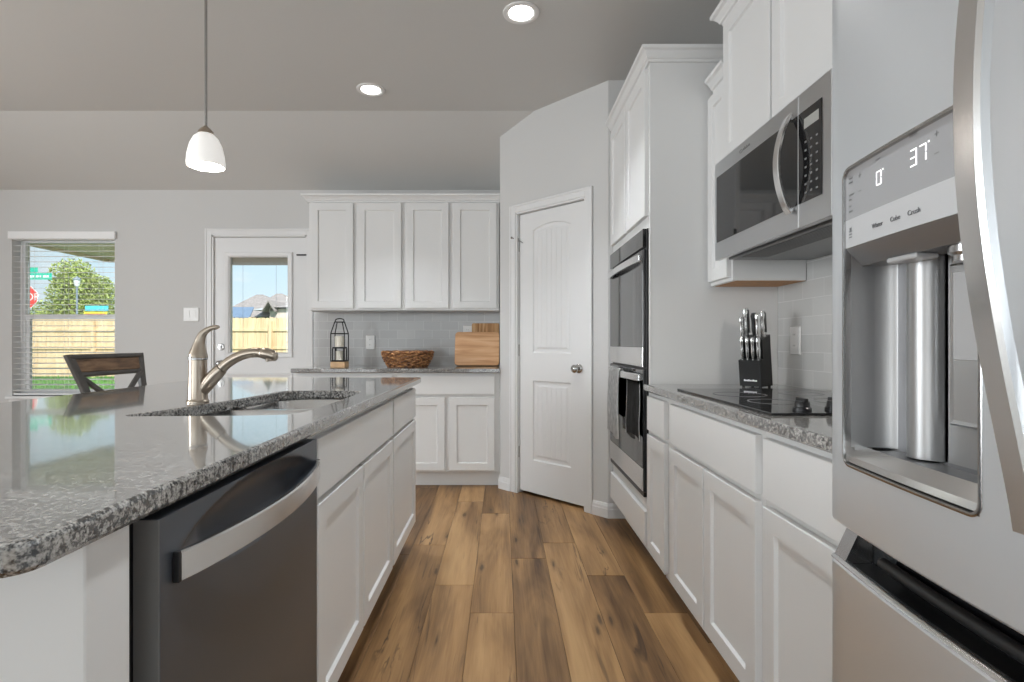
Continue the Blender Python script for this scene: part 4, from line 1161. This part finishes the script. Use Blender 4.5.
for z, r, h, lab in ((.9722, .029, .072, 'small ivory pillar candle low inside the black lantern'), (1.0745, .036, .085, 'wide ivory pillar candle on the upper shelf of the lantern')):
    c = thing('candle', lab, 'candle', (lx, ly, z), 'candles in the lantern')
    bm = BM(); lathe(bm, (lx, ly, z), [(r, 0), (r, h-.004), (r-.004, h), (r*.4, h-.003), (.003, h-.004)], 24); obj('wax', bm, WAX, c, 40)
    bm = BM(); cyl(bm, (lx, ly, z+h-.005), (lx+.001, ly, z+h+.008), .001, n=6); obj('wick', bm, BLACK, c)

# woven basket
bx, by = -.752, 4.22
bm = BM()
nst, nr = 26, 9
for k in range(nr):
    v = k/(nr-1); z = .9235+.1055*v; a0, b0 = .150+.046*math.sin(v*1.45), .100+.034*math.sin(v*1.45)
    pts = []
    for i in range(nst*3+1):
        a = 2*PI*i/(nst*3); wv = .010*math.sin(nst/2*a+(PI if k % 2 else 0))
        pts.append((bx+(a0+wv)*math.cos(a), by+(b0+wv)*math.sin(a), z+.003*math.sin(nst*a)))
    tube(bm, pts, .0082, 6)
for i in range(nst):
    a = 2*PI*i/nst; pts = []
    for k in range(6):
        v = k/5; a0, b0 = .150+.046*math.sin(v*1.45), .100+.034*math.sin(v*1.45)
        pts.append((bx+a0*math.cos(a), by+b0*math.sin(a), .916+.114*v))
    tube(bm, pts, .0048, 6)
loft(bm, [[Vector((bx+(a_)*math.cos(2*PI*i/40), by+b_*math.sin(2*PI*i/40), z)) for i in range(40)] for a_, b_, z in ((.150, .100, .913), (.150, .100, .9185), (.02, .02, .9186))])
bk = obj('wicker_basket', bm, WICK, None, 60)
tag(bk, 'oval brown woven wicker basket on the back counter', 'basket')
bm = BM(); tube(bm, [(bx+.1965*math.cos(2*PI*i/60), by+.134*math.sin(2*PI*i/60), 1.034+.002*math.sin(30*i)) for i in range(61)], .010, 8); o = obj('rim', bm, WICK, bk, 60)

# cutting boards leaning on the tile
def board(nm, label, x0, x1, h, ybase, lean, th, m, r=.02):
    p = []
    for cx, cz, a0 in ((x1-r, r, -90), (x1-r, h-r, 0), (x0+r, h-r, 90), (x0+r, r, 180)):
        for k in range(6):
            a = math.radians(a0+18*k); p.append((cx+r*math.cos(a), cz+r*math.sin(a)))
    M = Matrix.Translation((0, ybase, .9125+th*math.sin(math.radians(lean)))) @ Matrix.Rotation(-math.radians(lean), 4, 'X')
    bm = BM(); e = .003
    q = [tuple(v) for v in inset2(p, e)]
    loft(bm, [[M @ Vector((a, y, b)) for a, b in poly] for poly, y in ((q, 0), (p, e), (p, th-e), (q, th))])
    return tag(obj(nm, bm, m, None, 30), label, 'cutting board')
board('cutting_board', 'large pale maple cutting board leaning in front beside the pantry wall', -.395, -.022, .292, 4.40, 17, .026, BOARDM, .03)
board('cutting_board', 'striped dark wood cutting board standing behind the pale maple one', -.262, -.024, .372, 4.535, 14, .020, BOARDM2, .012)

# outlets and switches
def plate(nm, label, cat, M, w_, h_, kind):
    t = thing(nm, label, cat, M @ Vector((w_/2, 0, 0)))
    bm = BM(); rect_loops(bm, M, w_, h_, [(0, .0002), (0, .004), (.003, .007), (.006, .0075)]); obj('cover_plate', bm, PLATE, t)
    if kind == 'outlet':
        for v in (h_*.30, h_*.70):
            bm = BM(); box(bm, w_/2-.016, w_/2+.016, v-.014, v+.014, .0076, .0095, .001, M); o = obj('socket', bm, PLATE, t)
            bm = BM(); box(bm, w_/2-.0075, w_/2-.0055, v-.002, v+.006, .0095, .0099, 0, M); box(bm, w_/2+.0055, w_/2+.0075, v-.002, v+.006, .0095, .0099, 0, M); obj('slot', bm, BLACK, o)
    else:
        n = 2
        for k in range(n):
            u = w_*(k+.5)/n*.84+w_*.08
            bm = BM(); box(bm, u-.016, u+.016, h_/2-.033, h_/2+.033, .0076, .0102, .001, M); obj('rocker', bm, PLATE, t)
plate('outlet', 'white wall outlet on gray tile between the lantern and the basket', 'outlet', frame_m((-1.192, WY-.008, 1.050), (1, 0, 0), (0, -1, 0)), .078, .122, 'outlet')
plate('outlet', 'white wall outlet on gray tile partly hidden behind the cutting boards', 'outlet', frame_m((-.340, WY-.008, 1.135), (1, 0, 0), (0, -1, 0)), .078, .122, 'outlet')
plate('outlet', 'white wall outlet on pale tile beside the knife block', 'outlet', frame_m((RX-.008, 2.385, 1.055), (0, -1, 0), (-1, 0, 0)), .078, .122, 'outlet')
plate('light_switch', 'white double rocker light switch on the wall left of the back door', 'light switch', frame_m((-2.795, WY, 1.295), (1, 0, 0), (0, -1, 0)), .135, .122, 'switch')

# ------------------------------------------------------------------ lamps
def can_light(x, y, label, seen=True):
    t = thing('recessed_light', label, 'ceiling light', (x, y, CZ), 'recessed ceiling lights')
    bm = BM(); lathe(bm, (x, y, CZ-.0005), [(.092, 0), (.090, -.005), (.078, -.008), (.066, -.005), (.062, -.0012)], 32); obj('trim_ring', bm, CANTR, t, 40)
    bm = BM(); lathe(bm, (x, y, CZ-.0022), [(.060, 0), (.060, -.0026), (.02, -.0030)], 32); obj('lens', bm, LAMPE, t, 40)
    area('can_lamp', (x, y, CZ-.014), (0, 0, -1), .11, .11, CAN_W, (.91, .965, 1), 'DISK', 88)
can_light(.0955, 2.663, 'round recessed ceiling light in front of the pantry, nearer the top of the photo')
can_light(-.859, 3.47, 'round recessed ceiling light over the far end of the island by the ceiling crease')
for x, y, l in ((.03, .70, 'unseen recessed fill light added above the aisle by the refrigerator'), (-2.7, 1.2, 'unseen recessed fill light added above the dining side of the island'), (-2.7, -1.6, 'unseen recessed fill light added in the open living area'), (-2.7, -4.4, 'unseen recessed fill light added at the rear of the living area'), (-.2, -2.4, 'unseen recessed fill light added behind the refrigerator end of the kitchen'), (-4.2, 2.9, 'unseen recessed fill light added over the dining corner by the window')):
    can_light(x, y, l)  # out-of-view fixtures added to brighten the room
px_, py_ = -1.218, 2.18
t = thing('pendant_light', 'small white glass bell pendant lamp hanging over the island', 'pendant lamp', (px_, py_, 1.83))
bm = BM()
prof = [(.071, 0), (.0725, .010), (.069, .045), (.060, .085), (.046, .115), (.026, .134), (.020, .136)]
inner = [(r-.003, h+(.001 if i else 0)) for i, (r, h) in enumerate(prof)]
lathe(bm, (px_, py_, 1.832), prof+[(r, h-.002) for r, h in reversed(inner)], 36, True, True)
fs = [f for f in bm.faces if len(f.verts) > 4]; bmesh.ops.delete(bm, geom=fs, context='FACES')
obj('lamp_shade', bm, SHADEM, t, 60)
bm = BM(); lathe(bm, (px_, py_, 1.967), [(.030, -.004), (.029, .006), (.020, .018), (.009, .026), (.007, .030)], 24); obj('socket_cap', bm, NICKEL, t, 40)
bm = BM(); cyl(bm, (px_, py_, 1.99), (px_, py_, CZ-.02), .0055, n=12); obj('rod', bm, CHROME, t, 40)
bm = BM(); lathe(bm, (px_, py_, CZ-.0005), [(.062, 0), (.060, -.010), (.04, -.020), (.008, -.024)], 24); obj('canopy', bm, NICKEL, t, 40)
bm = BM(); lathe(bm, (px_, py_, 1.945), [(.012, .02), (.014, 0), (.026, -.03), (.028, -.05), (.020, -.072), (.006, -.08)], 20); obj('bulb', bm, LAMPE, t, 40)
pl = bpy.data.lights.new('pendant_lamp', 'POINT'); pl.energy = 5; pl.color = (1, .93, .84); pl.shadow_soft_size = .03
o = bpy.data.objects.new('pendant_lamp', pl); C.objects.link(o); o.location = (px_, py_, 1.845)

bm = BM(); box(bm, -4.6, -.2, -5.4, -.5, .0005, .014, .005)  # unseen pale rug, added for light bounce and neutral steel reflections
tag(obj('bounce_rug', bm, pm('bounce_rug_gray', (.55, .55, .54), .95, bump=.4, bscale=300, vary=.08)), 'large pale gray rug added out of view to bounce neutral light', 'rug')

# ------------------------------------------------------------------ outdoors
bm = BM(); box(bm, -60, 40, WY+.15, 90, -.14, -.02); struct('ground', bm, GROUNDM)
bm = BM(); box(bm, -6.9, 1.2, WY+.16, 9.3, -.0195, .0); struct('patio_floor', bm, CONC)
# porch roof
bm = BM(); box(bm, -6.95, 1.3, WY+.16, 9.4, 2.60, 2.74)
for k in range(26):
    y = WY+.2+k*.18
    box(bm, -6.94, 1.29, y, y+.15, 2.585, 2.60, .004)
box(bm, -6.98, -6.95, WY+.16, 9.42, 2.535, 2.76); box(bm, -6.95, 1.3, 9.38, 9.42, 2.535, 2.76)
struct('porch_roof', bm, PORCH)
bm = BM(); box(bm, -6.70, -6.55, 9.2, 9.35, .0, 2.585, .005); struct('porch_column', bm, pm('porch_post', (.6, .5, .38), .7))
# fence
FYY = 17.2
t = thing('cedar_fence', 'pale cedar board privacy fence across the back yard', 'fence', (-8, FYY, 0))
bm = BM(); x = -26.
rnd = random.Random(4)
while x < 4:
    h = 1.925+rnd.uniform(-.015, .015)
    prism(bm, [(x, .02), (x+.136, .02), (x+.136, h-.03), (x+.11, h), (x+.026, h), (x, h-.03)], 'y', FYY+rnd.uniform(-.003, .003), FYY+.02); x += .142
obj('board_panel', bm, CEDAR, t)
for z in (.35, .95, 1.53):
    bm = BM(); box(bm, -26, 4, FYY-.045, FYY-.005, z-.045, z+.045, .003); obj('rail', bm, CEDAR, t)
x = -7.47-2.865*6
while x < 4:
    bm = BM(); box(bm, x-.05, x+.05, FYY-.145, FYY-.046, -.02, 1.82, .004); obj('post', bm, CEDAR, t); x += 2.865
# grass blades along the fence
bm = BM(); rnd = random.Random(9)
for k in range(5200):
    x, y = rnd.uniform(-18, -3), 16.98-rnd.random()**1.6*9
    h = rnd.uniform(.05, .11); a = rnd.uniform(0, PI); dx, dy = .012*math.cos(a), .012*math.sin(a)
    v = [bm.verts.new(p) for p in ((x-dx, y-dy, -.021), (x+dx, y+dy, -.021), (x+rnd.uniform(-.03, .03), y+rnd.uniform(-.03, .03), h))]
    bm.faces.new(v)
tag(obj('grass', bm, GRASSM), 'short green lawn grass in front of the cedar fence', 'grass', kind='stuff')

def leaf_cloud(bm, blobs, n, size, seed):
    rnd = random.Random(seed); tot = sum(b[3]**2 for b in blobs)
    for (cx, cy, cz, r) in blobs:
        for _ in range(int(n*r*r/tot)):
            d = Vector((rnd.gauss(0, 1), rnd.gauss(0, 1), rnd.gauss(0, 1))).normalized()*r*(rnd.random()**.45)
            p = Vector((cx, cy, cz))+Vector((d.x, d.y, d.z*.9))
            u = Vector((rnd.gauss(0, 1), rnd.gauss(0, 1), rnd.gauss(0, 1))).normalized(); v = u.orthogonal().normalized()
            s = size*rnd.uniform(.6, 1.3)
            bm.faces.new([bm.verts.new(p+u*s), bm.verts.new(p+v*s*.5), bm.verts.new(p-u*s), bm.verts.new(p-v*s*.5)])
tx, ty = -19.4, 24.5
t = thing('tree', 'leafy yellow-green tree standing behind the cedar fence', 'tree', (tx, ty, 0))
bm = BM(); tube(bm, [(tx, ty, -.02), (tx+.05, ty, 1.2), (tx-.05, ty, 2.4), (tx+.05, ty, 3.6)], [.20, .16, .13, .06], 10)
for a in range(7): tube(bm, [(tx, ty, 1.6+a*.2), (tx+.9*math.cos(a*2.4), ty+.9*math.sin(a*2.4), 2.3+a*.28)], [.07, .02], 6)
obj('tree_trunk', bm, BARK, t)
bm = BM(); leaf_cloud(bm, [(tx, ty, 3.3, 1.35), (tx-.9, ty-.2, 2.4, 1.0), (tx+1.0, ty+.1, 2.6, 1.1), (tx-.2, ty-.3, 4.2, .9), (tx+.3, ty, 2.0, 1.2), (tx+.7, ty, 3.6, .75), (tx-.7, ty, 3.5, .7)], 15000, .062, 5); obj('foliage', bm, LEAF, t)
for (sx_, sy_, r, lab) in ((-16.6, 25.5, .8, 'dark green bush beside the street lamp behind the fence'), (-22.2, 25.5, .95, 'low olive bush behind the stop sign')):
    t = thing('bush', lab, 'bush', (sx_, sy_, 0))
    bm = BM(); leaf_cloud(bm, [(sx_, sy_, 1.9, r), (sx_+r*.7, sy_, 1.5, r*.8), (sx_-r*.7, sy_, 1.4, r*.8)], 2600, .075, int(r*100)); obj('foliage', bm, LEAF2, t)
    bm = BM(); tube(bm, [(sx_, sy_, -.02), (sx_, sy_, 1.6)], [.06, .03], 8); obj('bush_stem', bm, BARK, t)
# stop sign with street name blade
sgx, sgy = -16.15, 18.0
t = thing('stop_sign', 'red octagonal stop sign with green street blades above, seen past the window frame', 'road sign', (sgx, sgy, 0))
bm = BM(); cyl(bm, (sgx, sgy+.03, -.02), (sgx, sgy+.03, 3.75), .03, n=10); obj('sign_post', bm, STEELP, t)
def octo(r, y0, y1, m, nm):
    bm = BM(); prism(bm, [(sgx+r*math.cos(PI/8+k*PI/4), 2.66+r*math.sin(PI/8+k*PI/4)) for k in range(8)], 'y', y0, y1); return obj(nm, bm, m, t)
octo(.405, sgy-.003, sgy, SIGNW, 'sign_border'); octo(.385, sgy-.006, sgy-.003, SIGNR, 'sign_face')
text_mesh('lettering', 'STOP', .36, frame_m((sgx, sgy-.007, 2.66), (1, 0, 0), (0, -1, 0)), SIGNW, t, .001)
bm = BM(); box(bm, sgx-.05, sgx+.86, sgy+.0, sgy+.006, 3.26, 3.48, .001); obj('name_blade', bm, SIGNG, t)
bm = BM(); box(bm, sgx-.30, sgx+.34, sgy+.05, sgy+.056, 3.50, 3.68, .001); obj('name_blade', bm, SIGNG, t)
bm = BM()
for k, w_ in enumerate((.10, .06, .09, .05, .11, .07)): box(bm, sgx+.08+k*.122, sgx+.08+k*.122+w_, sgy-.001, sgy, 3.335, 3.405)
obj('blade_marking', bm, SIGNW, t)
# street lamp
slx, sly = -17.0, 21.2
t = thing('street_lamp', 'slim blue-gray post lamp standing in front of the tree', 'street lamp', (slx, sly, 0))
bm = BM(); tube(bm, [(slx, sly, -.02), (slx, sly, .5), (slx, sly, .55), (slx, sly, 3.35)], [.08, .08, .045, .035], 12); obj('lamp_post', bm, LAMPP, t)
bm = BM(); lathe(bm, (slx, sly, 3.35), [(.05, 0), (.08, .04), (.12, .26), (.11, .28)], 12); obj('lamp_globe', bm, pm('frosted_globe', (.8, .82, .84), .3), t)
bm = BM(); lathe(bm, (slx, sly, 3.63), [(.15, 0), (.13, .04), (.06, .10), (.02, .14)], 12); obj('lamp_cap', bm, LAMPP, t)
# bright play boards beyond the fence
t = thing('yard_banner', 'small cyan and yellow striped board above the fence by the right window edge', 'board', (-17.6, 23, 0))
bm = BM(); box(bm, -18.1, -17.1, 23, 23.03, 2.50, 2.72, .004); obj('blue_board', bm, CYA, t)
bm = BM(); box(bm, -18.15, -17.15, 23, 23.03, 2.24, 2.46, .004); obj('yellow_board', bm, YEL, t)
bm = BM(); box(bm, -18.10, -17.20, 22.99, 23.0, 2.33, 2.38); obj('red_stripe', bm, REDP, t)
bm = BM(); box(bm, -18.0, -17.93, 23.03, 23.08, -.02, 2.70); box(bm, -17.3, -17.23, 23.03, 23.08, -.02, 2.70); obj('board_leg', bm, LAMPP, t)
# neighbour houses
def hip(bm, x0, x1, y0, y1, z0, zr, inset, ins2=None):
    ym = (y0+y1)/2
    b = [bm.verts.new(p) for p in ((x0, y0, z0), (x1, y0, z0), (x1, y1, z0), (x0, y1, z0))]; r0 = bm.verts.new((x0+inset, ym, zr)); r1 = bm.verts.new((x1-(ins2 or inset), ym, zr))
    for f in ((b[0], b[1], r1, r0), (b[1], b[2], r1), (b[2], b[3], r0, r1), (b[3], b[0], r0), (b[3], b[2], b[1], b[0])): bm.faces.new(f)
def gable(bm, x0, x1, y0, y1, z0, zr, o=.3):
    xm = (x0+x1)/2
    prism(bm, [(x0-o, z0-.12), (x0-o, z0), (xm, zr), (x1+o, z0), (x1+o, z0-.12), (xm, zr-.16)], 'y', y0-o, y1)
HY = 42.
def hxp(px, Y=HY): return (px-502)*Y/F
def hzp(py, Y=HY): return CAMZ+(343-py)*Y/F
t = thing('house', 'neighbouring house with brown shingle roof and stone gable beyond the fence', 'house', (hxp(262), HY+4, 0))
bm = BM(); box(bm, hxp(222), hxp(296), HY+1.5, HY+9, -.1, hzp(318, HY+1.5)); box(bm, hxp(272.5), hxp(300), HY-.5, HY+1.5, -.1, hzp(309)); prism(bm, [(hxp(271.5), hzp(311)), (hxp(281), hzp(311)), (hxp(274.5), hzp(303.5))], 'y', HY-.5, HY+1.4); obj('house_wall', bm, BRICKF, t)
bm = BM(); hip(bm, hxp(204), hxp(290), HY+1, HY+9, hzp(317, HY+1), hzp(294.5, HY+5), 1.85, 4.4); hip(bm, hxp(226), hxp(318), HY+1.5, HY+10, hzp(317, HY+1.5), hzp(293.5, HY+5.7), 1.57, 5.26); obj('main_roof', bm, FSHING, t)
bm = BM(); gable(bm, hxp(271.5), hxp(277.5), HY-.9, HY+3, hzp(311), hzp(301), .25)
hip(bm, hxp(277), hxp(304), HY-.9, HY+4, hzp(308), hzp(301), 1.2); obj('gable_roof', bm, FSHING, t)
bm = BM(); hip(bm, hxp(252), hxp(275), HY, HY+4, hzp(310), hzp(303.5), 1.0); obj('porch_roofing', bm, pm('gray_shingle', (.42, .43, .44), .9, vary=.15, bscale=6), t)
HY2 = 36.
t = thing('garden_shed', 'low blue-gray roofed building just above the fence, left side of the door glass', 'shed', (hxp(240, HY2), HY2+2, 0))
bm = BM(); box(bm, hxp(228, HY2), hxp(249, HY2), HY2+.4, HY2+3.5, -.1, hzp(318, HY2)); obj('shed_wall', bm, pm('dark_shed_wall', (.12, .14, .17), .7), t)
bm = BM(); b = [(hxp(226, HY2), HY2, hzp(318, HY2)), (hxp(249.5, HY2), HY2, hzp(318.5, HY2)), (hxp(254.0, HY2+4), HY2+4, hzp(308.3, HY2+4)), (hxp(228, HY2+4), HY2+4, hzp(308.3, HY2+4))]
loft(bm, [[Vector(p) for p in b], [Vector(p)+Vector((0, 0, .10)) for p in b]]); obj('shed_roof', bm, FSHING2, t)
t = thing('bush', 'green bush below the gray roof, showing just above the fence in the door glass', 'bush', (hxp(263, 34), 34, 0))
bm = BM(); leaf_cloud(bm, [(hxp(260, 34), 34, 2.35, .45), (hxp(267, 34), 34, 2.3, .5), (hxp(264, 34), 34.2, 1.7, .7)], 1500, .07, 71); obj('foliage', bm, LEAF2, t)
bm = BM(); tube(bm, [(hxp(263, 34), 34, -.02), (hxp(263, 34), 34, 1.9)], [.06, .03], 8); obj('bush_stem', bm, BARK, t)
bpy.context.view_layer.update()
